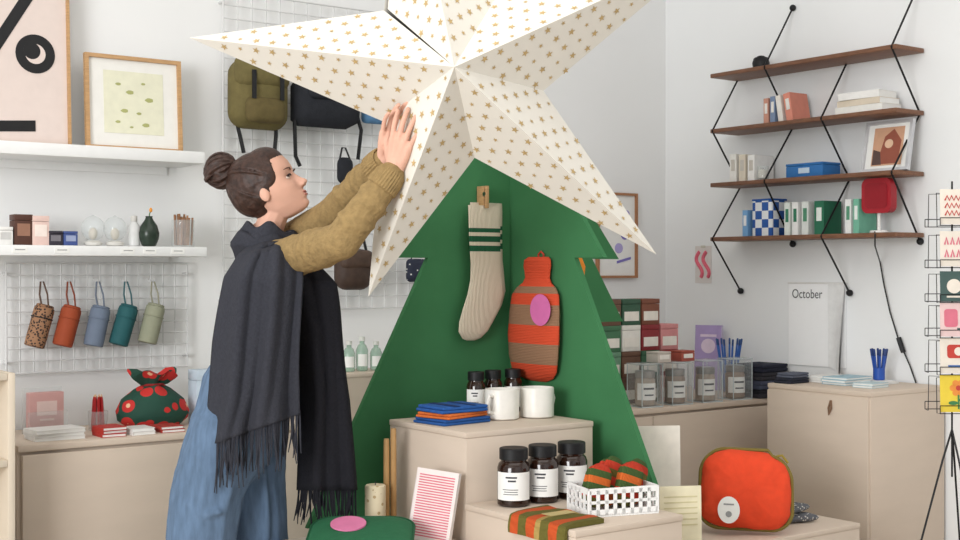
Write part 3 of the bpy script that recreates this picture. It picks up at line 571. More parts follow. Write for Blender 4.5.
# ---------------------------------------------------------------- wall items, right wall
xw=XR-.004
def yy(px,x): return PX(px,0,x).y
yl=yy(789,xw); yr_=yy(846,xw); zt=PX(815,284,xw).z; zb=PX(815,366,xw).z; w=yl-yr_
t=thing('wall_calendar','white October wall calendar with curling pages on right wall','calendar',(xw,(yl+yr_)/2,zb),-pi/2); h=zt-zb
CALP=mat((253,253,253),.85,.01)
B().box((0,-.001,h/2),(w,.003,h)).o('page',CALP,t)
b=B(); n=14
for kk in range(4):
    vs=[];fs=[]
    for j in range(13):
        v=j/12
        for i in range(n+1):
            u=i/n; cur=max(0,u-.15)/.85; lift=.004+(.045*v*cur**2)*(1+.35*kk); vs.append(V(w/2-w*.28*(1-u)+.006*v*cur+.010*kk*v*cur,-lift-.002*kk,h-(h+.03*v*cur)*v))
    for j in range(12):
        for i in range(n): a=j*(n+1)+i; fs.append((a,a+1,a+n+2,a+n+1))
    b.add(vs,fs,kk%2)
b.o('curled_page',[CALP,mat((236,236,235),.85)],t)
B().box((0,-.003,h+.004),(w*1.02,.008,.008),bev=.002).o('binding_strip',mat((232,230,227)),t)
cu=bpy.data.curves.new('calendar_text','FONT'); cu.body='October'; cu.size=.058; to=bpy.data.objects.new('tmp_text',cu); C.objects.link(to)
dg=bpy.context.evaluated_depsgraph_get(); me=bpy.data.meshes.new_from_object(to.evaluated_get(dg)); bpy.data.objects.remove(to)
tw=max(v.co.x for v in me.vertices); me.transform(Matrix.Translation((-w/2+.020,-.0036,h-.064))@FLAT@Matrix.Scale(min(1,(w*.54)/tw),4,(1,0,0))); me.materials.clear(); me.materials.append(DGREY)
tx=bpy.data.objects.new('month_text',me); C.objects.link(tx); tx.parent=t
y0=yy(703,xw); zb=PX(703,283,xw).z; zt=PX(703,246,xw).z; w=abs(yy(695,xw)-yy(711,xw)); h=zt-zb
t=thing('small_poster','small white card with pink curls taped on the wall','poster',(xw+.002,y0,zb),-pi/2)
B().box((0,0,h/2),(w,.002,h)).o('card',mat((226,220,216),.8),t)
b=B()
for dx in(-.024,.022): b.tube([(dx+.020*sin(.6+i*.19),-.002,.028+i*(h-.056)/30) for i in range(31)],.0095,8)
b.o('curl_print',mat((232,110,130)),t); B().box((0,-.0015,h-.004),(.03,.001,.012)).o('tape',mat((225,220,205),alpha=.8),t)
# link shelf
SF=4.475; ya,yb_=3.23,4.25; SZ=[2.216,1.958,1.706,1.4535]
t=thing('hanging_shelf','four tier walnut wall shelf held by black zigzag wires','shelf',(XR,(ya+yb_)/2,1.19))
for z in SZ: B().box((-.108,0,z-1.19-.0095),(.19,yb_-ya,.019),bev=.003).o('shelf_board',WALNUT,t)
yc=(ya+yb_)/2
for ys_,kind in((4.235,0),(3.92,1),(3.605,0),(3.25,1)):
    wl=XR-.012; s=SZ
    seq=[(wl,2.23),(SF,s[1]),(wl,s[2]),(SF,s[3]),(wl,1.2)] if kind==0 else [(wl,2.495),(SF,s[0]),(wl,s[1]),(SF,s[2]),(wl,s[3]-.035)]
    pts=[V(x-XR,ys_-yc,z-1.19-(.01 if 0<i<4 else 0)) for i,(x,z) in enumerate(seq)]
    b=B()
    for i in range(4): b.tube([pts[i],pts[i+1]],.0042,8)
    b.o('wire',BLACK,t)
    for q in(pts[0],pts[-1]): B().sph(q,.015,n=14,m=10).o('wall_knob',BLACK,t)
def book(label,y,z,th,h,dp,col,group,lean=0,x=4.52,spine=None):
    t=thing('book',label,'book',(x,y,z+.0008+abs(sin(lean))*th*.5),-pi/2,group,ry=lean)
    B().box((0,dp/2,h/2),(th-.004,dp-.004,h-.006)).o('pages',PAPER,t)
    b=B(); b.box((-th/2+.001,dp/2,h/2),(.002,dp,h)); b.box((th/2-.001,dp/2,h/2),(.002,dp,h)); b.box((0,.001,h/2),(th-.004,.002,h)); b.o('cover',mat(col,.6),t)
    if spine: B().box((0,-.0006,h*.6),(th*.55,.001,h*.4)).o('spine_title',mat(spine,.6),t)
t=thing('pot','small black ceramic pot alone on the top shelf','pot',(4.57,yy(761,4.57),SZ[0]+.0005)); B().lathe([(.025,0),(.036,.004),(.04,.03),(.034,.05),(.03,.055),(.026,.052),(.024,.01),(.001,.01)]).o('body',BLACK,t); b=B(); b.sph((0,0,.055),(.022,.022,.01)); b.o('lid',BLACK,t)
for i,(px,c,h,ln,lb) in enumerate(((766,(206,150,130),.115,0,'dusty peach book at the left of the second shelf'),(772.5,(128,146,176),.12,.0,'slate blue book standing on the second shelf'),(781,(236,230,222),.12,.16,'cream book leaning left on the second shelf'),(790,(226,146,126),.125,.18,'wide salmon pink book leaning on the second shelf'))):
    book(lb,yy(px,4.52),SZ[1],.028 if i<3 else .036,h,.12,c,'books on the second shelf',-ln,spine=(240,236,230))
for i,(th,c,lb) in enumerate(((.03,(236,234,228),'white flat book at the bottom of the second shelf pile'),(.026,(220,206,186),'beige flat book in the middle of the second shelf pile'),(.03,(240,238,234),'white flat book on top of the second shelf pile'))):
    books_flat((4.57,yy(868,4.57),SZ[1]+.0005+[0,.031,.058][i]),0,.13,.24-.02*i,(th,),[c],lb,'flat books on the second shelf',name='book')
for i,(px,c,lb) in enumerate(((733,(240,238,232),'white book at the left end of third shelf'),(742,(226,216,198),'ivory book in the middle of its third shelf row'),(751,(246,245,242),'bright white book beside the candle on third shelf'))):
    book(lb,yy(px,4.52),SZ[2],.04,.13-.006*i,.13,c,'white books on the third shelf',spine=(206,200,190))
t=thing('candle','small white candle glass on the third shelf','candle',(4.55,yy(763,4.55),SZ[2]+.0005)); B().lathe([(.024,0),(.026,.003),(.026,.065),(.024,.065),(.023,.01),(.001,.01)]).o('glass_cup',GLASS,t); B().lathe([(.022,.011),(.022,.05),(.001,.05)]).o('wax',mat((240,236,226)),t); B().tube([(0,0,.05),(0,0,.06)],.001).o('wick',BLACK,t)
carton('wide blue lidded box on the third shelf',(4.56,yy(813,4.56),SZ[2]+.0005),-pi/2,(.2,.12,.06),(48,112,176),(196,214,232),lab=(.3,.4,.45))
w=.23; art=[(1,[(.18,.12),(.82,.12),(.82,.88),(.18,.88)]),(2,[(.3,.15),(.75,.15),(.78,.6),(.6,.84),(.42,.7)]),(3,circ(.52,.55,.09,18,.09)),(4,[(.2,.14),(.4,.14),(.35,.4),(.2,.45)])]
picture('framed_picture','silver framed picture leaning on the third shelf','picture',(4.56,yy(886,4.56),SZ[2]+.001),-pi/2,w,.215,.012,mat((205,205,208),.3,metal=.4),PAPER,art,.2,None,[mat((206,160,130)),mat((150,84,66)),mat((226,190,160)),mat((90,70,66))])
book('slim sky blue book at the left of the lowest shelf',yy(745,4.52),SZ[3],.03,.12,.12,(120,168,214),'items on the lowest shelf',0,spine=(240,240,240))
t=thing('patterned_box','blue and white checked box on the lowest shelf','box',(4.58,yy(765,4.55),SZ[3]+.0005),-pi/2); CK=checker((36,88,166),(236,238,240),26); b=B(); b.box((0,0,.08),(.115,.1,.16),bev=.002); b.o('body',CK,t); B().box((0,0,.1645),(.118,.103,.008),bev=.001).o('lid',mat((36,88,166)),t)
for i,(px,c,th,lb,sp) in enumerate(((787,(226,232,226),.03,'pale mint book beside the checked box',(60,130,100)),(795,(240,240,238),.032,'white book with green mark on lowest shelf',(50,120,90)),(805,(222,226,222),.036,'light grey book beside the green book on lowest shelf',(80,140,110)),(819,(44,112,84),.05,'thick dark green book on the lowest shelf',(230,236,230)),(848,(236,238,236),.03,'white book left of the red lamp',(90,150,120)),(856,(120,186,160),.028,'mint green book next to the red lamp',(236,240,236)))):
    book(lb,yy(px,4.52),SZ[3],th,.145,.12,c,'items on the lowest shelf',0,spine=sp)
lx=4.55; ly=yy(879,lx); t=thing('table_lamp','small red rectangular lamp on white stem with black cord','lamp',(lx,ly,SZ[3]+.0005),-pi/2)
B().lathe([(.036,0),(.038,.003),(.036,.01),(.008,.012)],mi=0).o('base',mat((236,234,230),.4),t); B().tube([(0,0,.01),(0,0,.09)],.007,10).o('stem',mat((236,234,230),.4),t)
b=B(); b.prism(rr(.145,.145,.03,6,0,.155),-.02,.02); b.o('head',mat((168,34,46),.4,.04),t)
b=B(); b.prism(rr(.11,.105,.02,6,0,.155),-.0225,-.0195); b.o('face_plate',mat((150,26,38),.35),t)
cw=[V(lx-.03,ly,SZ[3]+.006),PX(875,236,4.468)+Zu*.006,PX(875,246,4.465)]+[PX(a,c,4.66) for a,c in((880,262),(884,285),(890,312),(898,338),(903,350),(910,366),(916,383))]
B().tube(cw,.0032,6).o('cord',BLACK,t,W=True); q=PX(901,345,4.655); B().tube([q+V(0,.012,.03),q-V(0,.012,.03)],.011,8).o('inline_switch',BLACK,t,W=True)
# ---------------------------------------------------------------- postcard rack
rc=P(952,270,4.4); rc.z=0; t=thing('postcard_rack','black wire postcard spinner at the right edge','rack',rc,CAMYAW)
B().tube([(0,0,.6),(0,0,1.60)],.0032,10).o('pole',BLACK,t)
for i in range(3):
    a=2*pi*i/3+pi*.98; B().tube([(0,0,.76),(.03*cos(a),.03*sin(a),.66),(.2*cos(a),.2*sin(a),.006)],.0036,8).o('leg',BLACK,t)
tiers=[(1.452,.118),(1.312,.118),(1.196,.1),(1.078,.112),(.955,.118),(.826,.125)]
CDM=[mat((238,228,214),.6),mat((198,70,60),.6),mat((222,120,140),.6),mat((74,96,92),.6),mat((238,206,204),.6),mat((236,208,72),.6),mat((70,130,80),.6),mat((70,110,170),.6),mat((236,150,70),.6)]
bgc=[0,0,3,4,0,5]
nm=['cream postcard with red strokes in the top rack pocket','white postcard with pink lettering shapes below the top pocket','dark teal postcard in the middle of the rack','blush postcard with rose blocks in the rack','white postcard with red block above the yellow one','yellow postcard with orange flower in the lowest rack pocket']
for i,(z,h) in enumerate(tiers):
    b=B()
    for sg in(-1,1):
        sy=sg*.062; fy=sy+sg*.012
        for zz in(z-.004,z+.022): b.tube([(-.066,fy,zz),(.066,fy,zz)],.0016,5)
        for sx in(-.066,.066): b.tube([(sx,fy,z+.022),(sx,fy,z-.004),(sx,sy*.7,z-.006),(sx,sy*.6,z+h*.9),(0,0,z+h*.9)],.0016,5)
    b.o('wire_pocket',BLACK,t)
    Rz=Matrix.Rotation(CAMYAW,3,'Z'); p=rc+Rz@V(0,-.062,z+.0)
    c=thing('postcard',nm[i],'postcard',p,CAMYAW,'postcards in the wire rack',rx=-.06)
    B().box((0,0,h/2),(.122,.0016,h)).o('card',CDM[bgc[i]],c)
    b=B(); Y0,Y1=-.002,-.0008
    if i==5:
        for a in range(6): b.prism(circ(.0+.018*cos(a*1.047),.08+.018*sin(a*1.047),.011,12),Y0,Y1,8)
        b.prism(circ(0,.08,.009,12),Y0-.0006,Y1,1); b.box((0,-.0014,.035),(.006,.001,.05),6); b.prism(circ(.018,.04,.016,14,.007),Y0,Y1,6); b.prism(circ(-.018,.03,.016,14,.007),Y0,Y1,6)
    elif i==0:
        for r_ in range(3): b.tube([(-.045+.09*j/12,-.001,h*.75-r_*.025+.008*(1 if j%2 else -1)) for j in range(13)],.0028,5,1)
        b.prism(circ(.02,.03,.016),Y0,Y1,7)
    elif i==1:
        for r_ in range(2):
            for j in range(5): b.tube([(-.04+.02*j+q_,-.001,h*.72-r_*.042+z_) for q_,z_ in((-.006,-.012),(0,.012),(.006,-.012))],.003,5,2)
    elif i==2:
        b.prism(circ(-.015,.05,.024),Y0,Y1,0); b.prism(circ(.025,.065,.015),Y0,Y1,8); b.box((0,-.0014,.015),(.08,.001,.006),0)
    elif i==3:
        b.prism(rr(.045,.06,.01,4,-.025,h*.55),Y0,Y1,2); b.prism(rr(.035,.035,.01,4,.03,h*.6),Y0,Y1,1); b.box((.02,-.0014,h*.22),(.05,.001,.008),3)
    else:
        b.prism(rr(.075,.045,.01,4,0,h*.62),Y0,Y1,1); b.prism(circ(0,h*.62,.014),Y0-.0006,Y1,0); b.box((0,-.0014,h*.2),(.07,.001,.008),7)
    b.o('print',CDM,c)
# ---------------------------------------------------------------- woman
D=3.80
pl=P(238,405,D); per=thing('person','woman in charcoal scarf, mustard sweater and jeans reaching up to the star','person',(pl.x,pl.y,0))
def remesh(o,vox,it,disp=0,dsize=.08,fac=.5):
    m=o.modifiers.new('r','REMESH'); m.mode='VOXEL'; m.voxel_size=vox; m.use_smooth_shade=True
    if it: s=o.modifiers.new('s','SMOOTH'); s.iterations=it; s.factor=fac
    if disp:
        tx=bpy.data.textures.new('folds','CLOUDS'); tx.noise_scale=dsize; d=o.modifiers.new('d','DISPLACE'); d.texture=tx; d.strength=disp; d.texture_coords='LOCAL'
pel=P(243,402,D); ch=P(262,300,D); nb=P(263,238,D)
shN=P(282,260,3.69); elN=P(342,241,3.47); wrN=P(394,171,3.49)
shF=P(282,248,3.93); elF=P(330,217,3.79); wrF=P(385,159,3.545)
hipN=P(230,425,3.71); hipF=P(250,425,3.89); knN=P(200,545,3.69); knF=P(258,545,3.86)
fN=P(192,690,3.70); fN.z=.09; fF=P(264,690,3.87); fF.z=.09
yaw=radians(6); ti=radians(28)
f0=Vr*cos(yaw)-Vd*sin(yaw); hf=f0*cos(ti)+Zu*sin(ti); hu=Zu*cos(ti)-f0*sin(ti); hl=hu.cross(hf)
hc=P(273,190,D); HBs=(hf,hl,hu)
def hp_(x,y,z): return hc+hf*x+hl*y+hu*z
b=B()
b.chain([pel-Vd*.06,ch-Vd*.065,nb-Vd*.05-Zu*.035],[.095,.09,.05]); b.chain([pel+Vd*.06,ch+Vd*.065,nb+Vd*.05-Zu*.035],[.095,.09,.05]); b.chain([pel,ch,nb],[.10,.095,.05])
b.chain([nb-Zu*.02,hp_(-.024,0,-.060)],[.045,.041])
b.chain([nb-Zu*.05,shN,elN,wrN],[.05,.046,.036,.025]); b.chain([nb-Zu*.05,shF,elF,wrF],[.05,.046,.036,.025])
b.chain([hipN,knN,fN],[.085,.058,.042]); b.chain([hipF,knF,fF],[.085,.058,.042])
for fp in(fN,fF): b.chain([fp-Zu*.03,fp+Vr*.12-Zu*.05],[.04,.03])
HT=[(.1185,.005,-.045,.02),(.112,.033,-.075,.042),(.098,.056,-.096,.058),(.08,.070,-.105,.066),(.058,.0785,-.110,.070),(.036,.0805,-.111,.0715),(.016,.0765,-.109,.070),(-.004,.0765,-.103,.068),(-.020,.0785,-.094,.064),(-.036,.0800,-.080,.058),(-.050,.0805,-.062,.051),(-.064,.0790,-.044,.044),(-.074,.0775,-.028,.037),(-.083,.0755,-.013,.030),(-.091,.0685,.002,.023),(-.096,.052,.016,.012)]
def tab(z):
    for a,c in zip(HT,HT[1:]):
        if a[0]>=z>=c[0]:
            t=(a[0]-z)/(a[0]-c[0]); return [a[i]*(1-t)+c[i]*t for i in(1,2,3)]
    return HT[-1][1:]
NZ=[(.022,.0),(.012,.0035),(.0,.011),(-.010,.018),(-.018,.0245),(-.0225,.0265),(-.027,.0230),(-.0315,.012),(-.036,.0015),(-.04,0)]
def nz(z):
    for a,c in zip(NZ,NZ[1:]):
        if a[0]>=z>=c[0]: t=(a[0]-z)/(a[0]-c[0]); return a[1]*(1-t)+c[1]*t
    return 0
g=lambda q,s_: exp(-(q/s_)**2)
R=[]; z=.118
while z>-.0958:
    f,bk,w=tab(z); r=[]
    for j in range(120):
        a=2*pi*j/120; ca=cos(a); x=f*ca if ca>0 else (-bk)*ca; y=w*sin(a)
        if ca>0:
            ay=abs(y); x-=.0060*g(ay-.030,.014)*g(z-.006,.011); x+=.0035*g(ay-.040,.016)*g(z+.020,.016)
            x+=nz(z)*g(y,.0085 if z>-.012 else .0115); x+=.0040*g(y,.017)*(g(z+.0475,.005)+g(z+.0575,.0055)); x-=.003*g(y,.02)*g(z+.0525,.0025); x+=.0035*g(y,.014)*g(z+.080,.009); x-=.002*g(z+.069,.004)*g(y,.02)
        r.append(hp_(x,y,z))
    R.append(r); z-=.0022
b.rings(R)
def S(c,r): b.sph(hp_(*c),r,basis=HBs,n=20,m=14)
for s in(-1,1): S((-.014,s*.0695,-.010),(.015,.008,.025)); S((.088,s*.0095,-.0275),(.008,.006,.005))
def hand(w,Zd,Xd,Yd,curl,spl=1.0,sc=.93):
    Z=Zd.normalized(); X=(Xd-Z*Xd.dot(Z)).normalized(); Y=(Yd-Z*Yd.dot(Z)-X*Yd.dot(X)).normalized()
    L=lambda x,y,z: w+(X*x+Y*y+Z*z)*sc
    b.chain([L(0,0,-.06),L(0,0,.0),L(0,0,.02)],[.024,.0225,.020])
    for kx,kz,sg,r,sp in((.029,.086,(.040,.025,.020),.0074,.18),(.0098,.092,(.044,.028,.021),.0077,.06),(-.0098,.088,(.040,.026,.020),.0074,-.07),(-.028,.077,(.031,.020,.018),.0065,-.23)):
        b.chain([L(kx*.45,0,.005),L(kx*.8,-.001,kz*.6),L(kx,-.002,kz)],[.0145,.0128,.0102])
        p=V(kx,-.002,kz); a=0; pts=[L(*p)]; rr_=[r*1.15]
        for i,(sl,c) in enumerate(zip(sg,curl)):
            a+=c; p=p+V(sin(sp*spl)*cos(a),sin(a),cos(a)*cos(sp*spl))*sl; pts.append(L(*p)); rr_.append(r*(1.03,.95,.80)[i])
        b.chain(pts,rr_)
    b.chain([L(.012,.004,.012),L(.036,.012,.042),L(.052,.018,.070),L(.057,.026,.096)],[.015,.012,.0095,.0075])
hand(wrN,P(411,106,3.455)-wrN,-Vr*.9+Vd*.35,Vd+Vr*.35,(.08,.22,.2),1.0)
hand(wrF,P(397,104,3.51)-wrF,Vr*.7+Vd*.7,Vr*.8-Vd*.25,(.12,.28,.25),.95)
SKIN=mat((220,172,150),.6,.04,25,.03,300,spec=.25)
body=b.o('body',SKIN,per,W=True); remesh(body,.0028,2)
for s in(-1,1):
    b=B(); b.sph(hp_(.0602,s*.0295,.0055),(.0098,.0112,.0062),basis=HBs); b.sph(hp_(.0645,s*.0335,.0078),(.0056,.0062,.0052),1,basis=HBs); b.tube([hp_(.0690+.003*cos(q*1.2)-.005*(q>0)*q,s*(.0295+.0155*q),.0118-.0035*q*q) for q in(-1,-.5,0,.5,1)],[.0010,.0020,.0026,.0026,.0016],6,2); b.o('eye',[mat((208,190,178),.4),mat((50,34,28),.25),mat((52,34,30),.6)],per,W=True)
    b=B(); b.tube([hp_(.0800-.010*abs(q+.2)**1.5-.002*(q>.5),s*(.032+.02*q),.0295-.004*(q-.3)**2) for q in(-1,-.5,0,.5,1)],[.001,.002,.0024,.002,.001],6); b.o('eyebrow',mat((92,66,54),.8),per,W=True)
b=B(); b.sph(hp_(.0816,0,-.0478),(.0046,.0150,.0032),basis=HBs); b.sph(hp_(.0810,0,-.0568),(.0050,.0130,.0040),basis=HBs); b.tube([hp_(.0866-.014*abs(q)**2,.016*q,-.0522+.003*abs(q)) for q in(-1,-.5,0,.5,1)],.0009,5,1); b.o('lips',[mat((196,124,112),.45),mat((140,80,74),.6)],per,W=True)
HAIR=mat((58,38,30),.5,.5,24,.5,90,stretch=(3,3,3),spec=.4)
b=B()
def S2(c,r): b.sph(hp_(*c),r,basis=HBs,n=28,m=18)
S2((-.030,0,.042),(.089,.079,.084)); S2((-.06,0,.02),(.065,.070,.072)); S2((-.048,0,-.026),(.040,.056,.045)); S2((.009,0,.072),(.063,.065,.057))
for s in(-1,1): S2((.002,s*.056,.034),(.040,.020,.045)); S2((-.018,s*.058,.004),(.030,.018,.032))
BC=V(-.110,0,.121)
for s in(-1,1):
    for i in range(30):
        th=radians(-8+i*4.1)
        s0=V(.018+.052*cos(th)*.6+.018*sin(th)+random.uniform(-.005,.003),s*.071*abs(cos(th))**.55,.028+.092*sin(th))
        e0=V(-.094,s*.012,.102+.010*(i%3-1)); c0=V(-.03,0,.04); pts=[]; amp=random.uniform(.004,.028); ph=random.random()*6
        for j in range(13):
            q=j/12; p=s0.lerp(e0,q)-c0; dl=V(p.x/.0925,p.y/.082,p.z/.0875); ll=max(dl.length,.2)
            p=c0+p*((1.0+amp*sin(ph+j*.45)*(.3+q))/ll); p=p.lerp(s0,max(0,.35-q)*1.2); pts.append(hp_(p.x,p.y,p.z))
        b.tube(pts,[.0018]+[.0034]*11+[.003],7)
for s in(-1,1):
    for i in range(14):
        s0=V(-.012-.005*i,s*(.066-.0028*i),-.034-.0012*i); e0=V(-.106,s*.012,.094); c0=V(-.04,0,.03); pts=[]; amp=random.uniform(.0,.02)
        for j in range(11):
            q=j/10; p=s0.lerp(e0,q)-c0; dl=V(p.x/.084,p.y/.078,p.z/.092); ll=max(dl.length,.3); p=c0+p*((1+amp*sin(j*.6+i))/ll); p=p.lerp(s0,max(0,.4-q)*1.2); pts.append(hp_(p.x,p.y,p.z))
        b.tube(pts,[.0016]+[.0032]*9+[.003],7)
hair=b.o('hair',HAIR,per,W=True); remesh(hair,.0024,1)
b=B(); bc=hp_(*BC); b.sph(bc,(.041,.038,.043),basis=HBs,n=24,m=16)
for i in range(18):
    t_=i*pi/18+random.uniform(-.2,.2); pts=[]; rs=random.uniform(.94,1.14); of=V(random.uniform(-.006,.006),0,random.uniform(-.006,.006))
    for j in range(15):
        a=j*.36+i*.7; u=V(cos(a),sin(a)*sin(t_)*.9,sin(a)*cos(t_))*rs; pts.append(bc+hf*(u.x*.044+of.x)+hl*(u.y*.042)+hu*(u.z*.046+of.z))
    b.tube(pts,[.002]+[.0042]*13+[.002],7)
b.chain([hp_(-.078,0,.085),bc],[.032,.032]); bun=b.o('bun',HAIR,hair,W=True); remesh(bun,.0024,1)
SW=mat((150,125,83),.95,.16,60,.9,120)
b=B()
for o_ in(-.07,0,.07): b.chain([P(246,392,D)+Vd*o_,P(256,340,D)+Vd*o_,ch+Vd*o_,nb-Zu*.06+Vd*o_*.7],[.098,.098,.10,.06])
b.chain([nb-Zu*.065,shN,(shN+elN)/2,elN,(elN+wrN)/2,wrN-(wrN-elN)*.06],[.055,.060,.057,.051,.045,.038])
b.chain([nb-Zu*.065,shF,(shF+elF)/2,elF,(elF+wrF)/2,wrF-(wrF-elF)*.06],[.055,.060,.056,.051,.044,.037])
for e0,e1,nn in((elN,wrN,5),(elF,wrF,4),(shN,elN,4)):
    dv=(e1-e0).normalized(); X=dv.orthogonal().normalized(); Y=dv.cross(X)
    for i in range(nn):
        c=e0.lerp(e1,.15+.72*i/nn); r0=.046-.009*i/nn if e0 is not shN else .052
        b.tube([c+dv*(.022*sin(q+i*1.7))+(X*cos(q)+Y*sin(q))*r0 for q in [2*pi*j/20+i*1.3 for j in range(12+4*(i%2))]],[.003]+[.0085]*(10+4*(i%2))+[.003],8)
swt=b.o('sweater',SW,per,W=True); remesh(swt,.006,3,.006,.05)
for e,w in((elN,wrN),(elF,wrF)):
    dv=(w-e).normalized(); a=w-dv*.062; X=dv.orthogonal().normalized(); Y=dv.cross(X); b=B(); R=[]
    for t_,r in((0,.038),(.004,.043),(.03,.042),(.056,.038),(.06,.034),(.05,.029)):
        R.append([a+dv*t_+(X*cos(2*pi*j/64)+Y*sin(2*pi*j/64))*(r+(.002 if j%2 else 0)) for j in range(64)])
    b.rings(R,cap=False); b.o('cuff',SW,swt,W=True)
DEN=mat((94,116,142),.88,.2,26,.35,420,stretch=(2.2,2.2,.5))
b=B()
for o_ in(-.07,0,.07): b.chain([P(244,388,D)+Vd*o_,P(240,420,D)+Vd*o_,P(237,445,D)+Vd*o_],[.112,.122,.113])
b.chain([hipN+V(0,0,-.02),P(209,485,3.70),knN,P(194,620,3.70),fN+Zu*.02],[.120,.106,.100,.098,.096]); b.chain([hipF+V(0,0,-.02),P(252,485,3.87),knF,P(262,620,3.87),fF+Zu*.02],[.115,.100,.094,.094,.093])
for pts_,dd_ in((((226,425),(212,462),(203,505),(198,560)),3.603),(((208,440),(192,480),(184,520),(178,565)),3.625),(((240,440),(232,480),(222,520),(218,565)),3.620),(((262,455),(266,495),(268,540)),3.777),(((196,455),(214,470),(232,476)),3.60),(((186,505),(204,515),(222,512)),3.60)):
    b.tube([P(x_,y_,dd_) for x_,y_ in pts_],[.004]+[.011]*(len(pts_)-2)+[.008],8)
jn=b.o('jeans',DEN,per,W=True); remesh(jn,.0075,4,.008,.08)
for fp in(fN,fF):
    b=B(); q=fp.copy(); q.z=0
    b.box((.05,0,.012),(.27,.095,.024),bev=.02,seg=3,T=Matrix.Translation(q)@Matrix.Rotation(A-pi/2,4,'Z')); b.sph(q+Zu*.05,(.06,.045,.04),basis=(Vr,Vd,Zu)); b.sph(q+Vr*.09+Zu*.04,(.09,.045,.03),basis=(Vr,Vd,Zu)); b.o('shoe',mat((236,232,226),.6),per,W=True)
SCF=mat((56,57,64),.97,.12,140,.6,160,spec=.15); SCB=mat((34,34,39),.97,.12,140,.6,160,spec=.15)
def panel(rows,nu,fold,nf,ph=0):
    L=[]; M=48
    for j in range(M+1):
        v=j/M*(len(rows)-1); i=min(int(v),len(rows)-2); t_=v-i
        y,xl,xr,dd,sl=[rows[i][q]*(1-t_)+rows[i+1][q]*t_ for q in range(5)]
        r=[]
        for i2 in range(nu+1):
            u=i2/nu; m_=j/M; dep=dd+fold*(.35+.65*m_)*(sin(u*nf*2*pi+ph+.9*sin(3*m_))+.45*sin(u*nf*4.3*pi+1.3+2*m_))+.010*exp(-((m_-.10)/.09)**2)*sin(u*9+m_*40)+ .05*(2*u-1)**2+.10*max(0,.22-u)
            r.append(P(xl+(xr-xl)*u+1.5*sin(m_*9+u*5),y+sl*(1-u),dep))
        L.append(r)
    vs=[p for r in L for p in r]; n=nu+1; fs=[(j*n+i,j*n+i+1,(j+1)*n+i+1,(j+1)*n+i) for j in range(M) for i in range(nu)]
    return vs,fs,L[-1]
scf=B()
for lay,(cx_,cy_,ru,rd,tr,ph) in enumerate(((266,249,.072,.098,.033,2.8),(270,238,.062,.082,.025,2.4),(268,244,.072,.094,.022,3.4))):
    R=[]; nc=P(cx_,cy_,D)
    for i in range(56):
        a=2*pi*i/56; dirv=Vr*cos(a)+Vd*sin(a); c=nc+Vr*(ru*cos(a))+Vd*(rd*sin(a))+Zu*(.014*cos(a+ph)+.006*sin(5*a+lay*2)); rr_=tr+.004*sin(4*a+lay)
        R.append([c+dirv*(rr_*.75*cos(2*pi*j/20)*(1+.15*sin(4*2*pi*j/20+a*2)))+Zu*(rr_*1.1*sin(2*pi*j/20)*(1+.12*sin(3*2*pi*j/20+a*3))) for j in range(20)])
    R.append(R[0]); scf.rings(R,cap=False)
scarf=scf.o('scarf',SCF,per,W=True,sharp=80)
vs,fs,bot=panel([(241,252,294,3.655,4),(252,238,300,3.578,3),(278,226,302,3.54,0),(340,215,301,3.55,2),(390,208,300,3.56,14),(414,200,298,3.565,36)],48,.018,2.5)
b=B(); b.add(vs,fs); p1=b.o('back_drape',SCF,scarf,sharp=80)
inv=per.matrix_basis.inverted(); p1.data.transform(inv); m=p1.modifiers.new('so','SOLIDIFY'); m.thickness=.012; m.offset=0
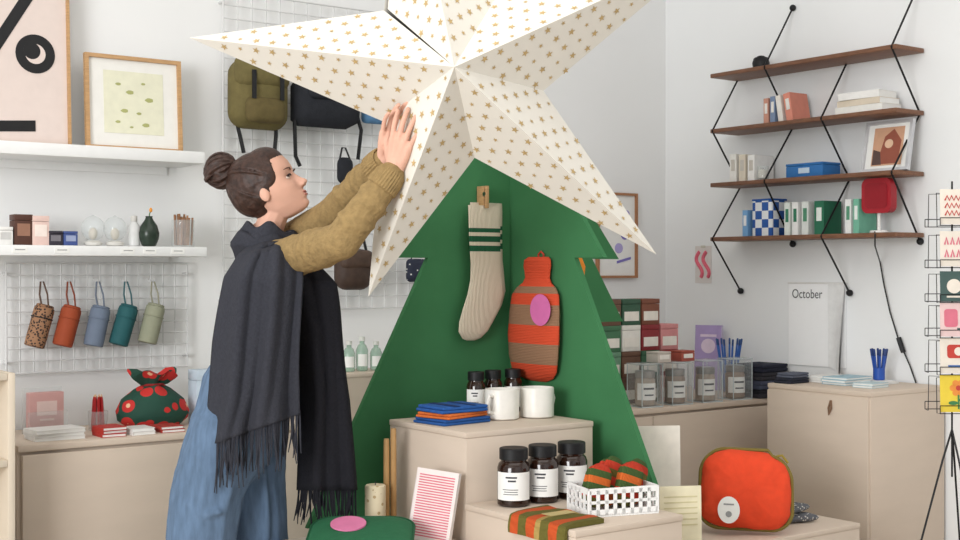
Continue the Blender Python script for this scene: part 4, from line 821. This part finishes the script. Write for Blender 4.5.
def fringe(b,bot,n,ln,w):
    for i in range(n):
        u=i/(n-1)*(len(bot)-1); k_=min(int(u),len(bot)-2); p=bot[k_].lerp(bot[k_+1],u-k_)+Vd*random.uniform(-.004,.004); l=ln*random.uniform(.75,1.2); sx=random.uniform(-.022,.018)
        b.tube([p+Zu*.01,p-Zu*l*.5+Vr*sx*.4,p-Zu*l+Vr*sx],[w,w*1.1,w*.5],5)
b=B(); fringe(b,bot,60,.12,.0028); b.o('back_fringe',SCF,scarf).data.transform(inv)
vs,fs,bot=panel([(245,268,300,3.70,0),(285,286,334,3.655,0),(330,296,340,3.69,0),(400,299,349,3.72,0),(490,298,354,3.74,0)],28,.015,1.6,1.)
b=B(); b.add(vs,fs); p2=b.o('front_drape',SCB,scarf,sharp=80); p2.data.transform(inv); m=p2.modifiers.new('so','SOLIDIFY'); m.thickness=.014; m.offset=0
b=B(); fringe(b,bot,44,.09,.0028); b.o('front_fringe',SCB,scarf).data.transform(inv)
# ---------------------------------------------------------------- light & camera
def area(name,loc,target,sx,sy,e,col=(1,1,1)):
    l=bpy.data.lights.new(name,'AREA'); l.shape='RECTANGLE'; l.size=sx; l.size_y=sy; l.energy=e; l.color=col
    o=bpy.data.objects.new(name,l); C.objects.link(o); o.location=loc; o.rotation_euler=(Vector(target)-Vector(loc)).to_track_quat('-Z','Y').to_euler()
area('window_light_side',(-3.6,.3,2.0),(3.4,3.4,1.3),2.4,2.2,270,(.985,.992,1)); area('window_light_front',(1.6,-1.4,2.2),(2.8,4,1.2),3.0,1.8,8,(.97,.985,1))
area('added_overhead_fill',(2.1,2.5,3.22),(2.3,2.8,0),3.2,2.6,34,(1,.99,.975))  # unseen overhead fill, added to brighten the walls and the star's upper facets
wd=bpy.data.worlds.new('daylight'); SC.world=wd; wd.use_nodes=True; bg=wd.node_tree.nodes['Background']; bg.inputs[0].default_value=(.965,.985,1,1); bg.inputs[1].default_value=.62
cam=bpy.data.cameras.new('camera'); co=bpy.data.objects.new('camera',cam); C.objects.link(co); co.location=(0,0,H); co.rotation_euler=(pi/2,0,CAMYAW); cam.lens=36*F/960; cam.sensor_width=36; cam.clip_start=.05
SC.camera=co
try:
    SC.view_settings.view_transform='Standard'; SC.view_settings.look='None'
except Exception as e: print(e)
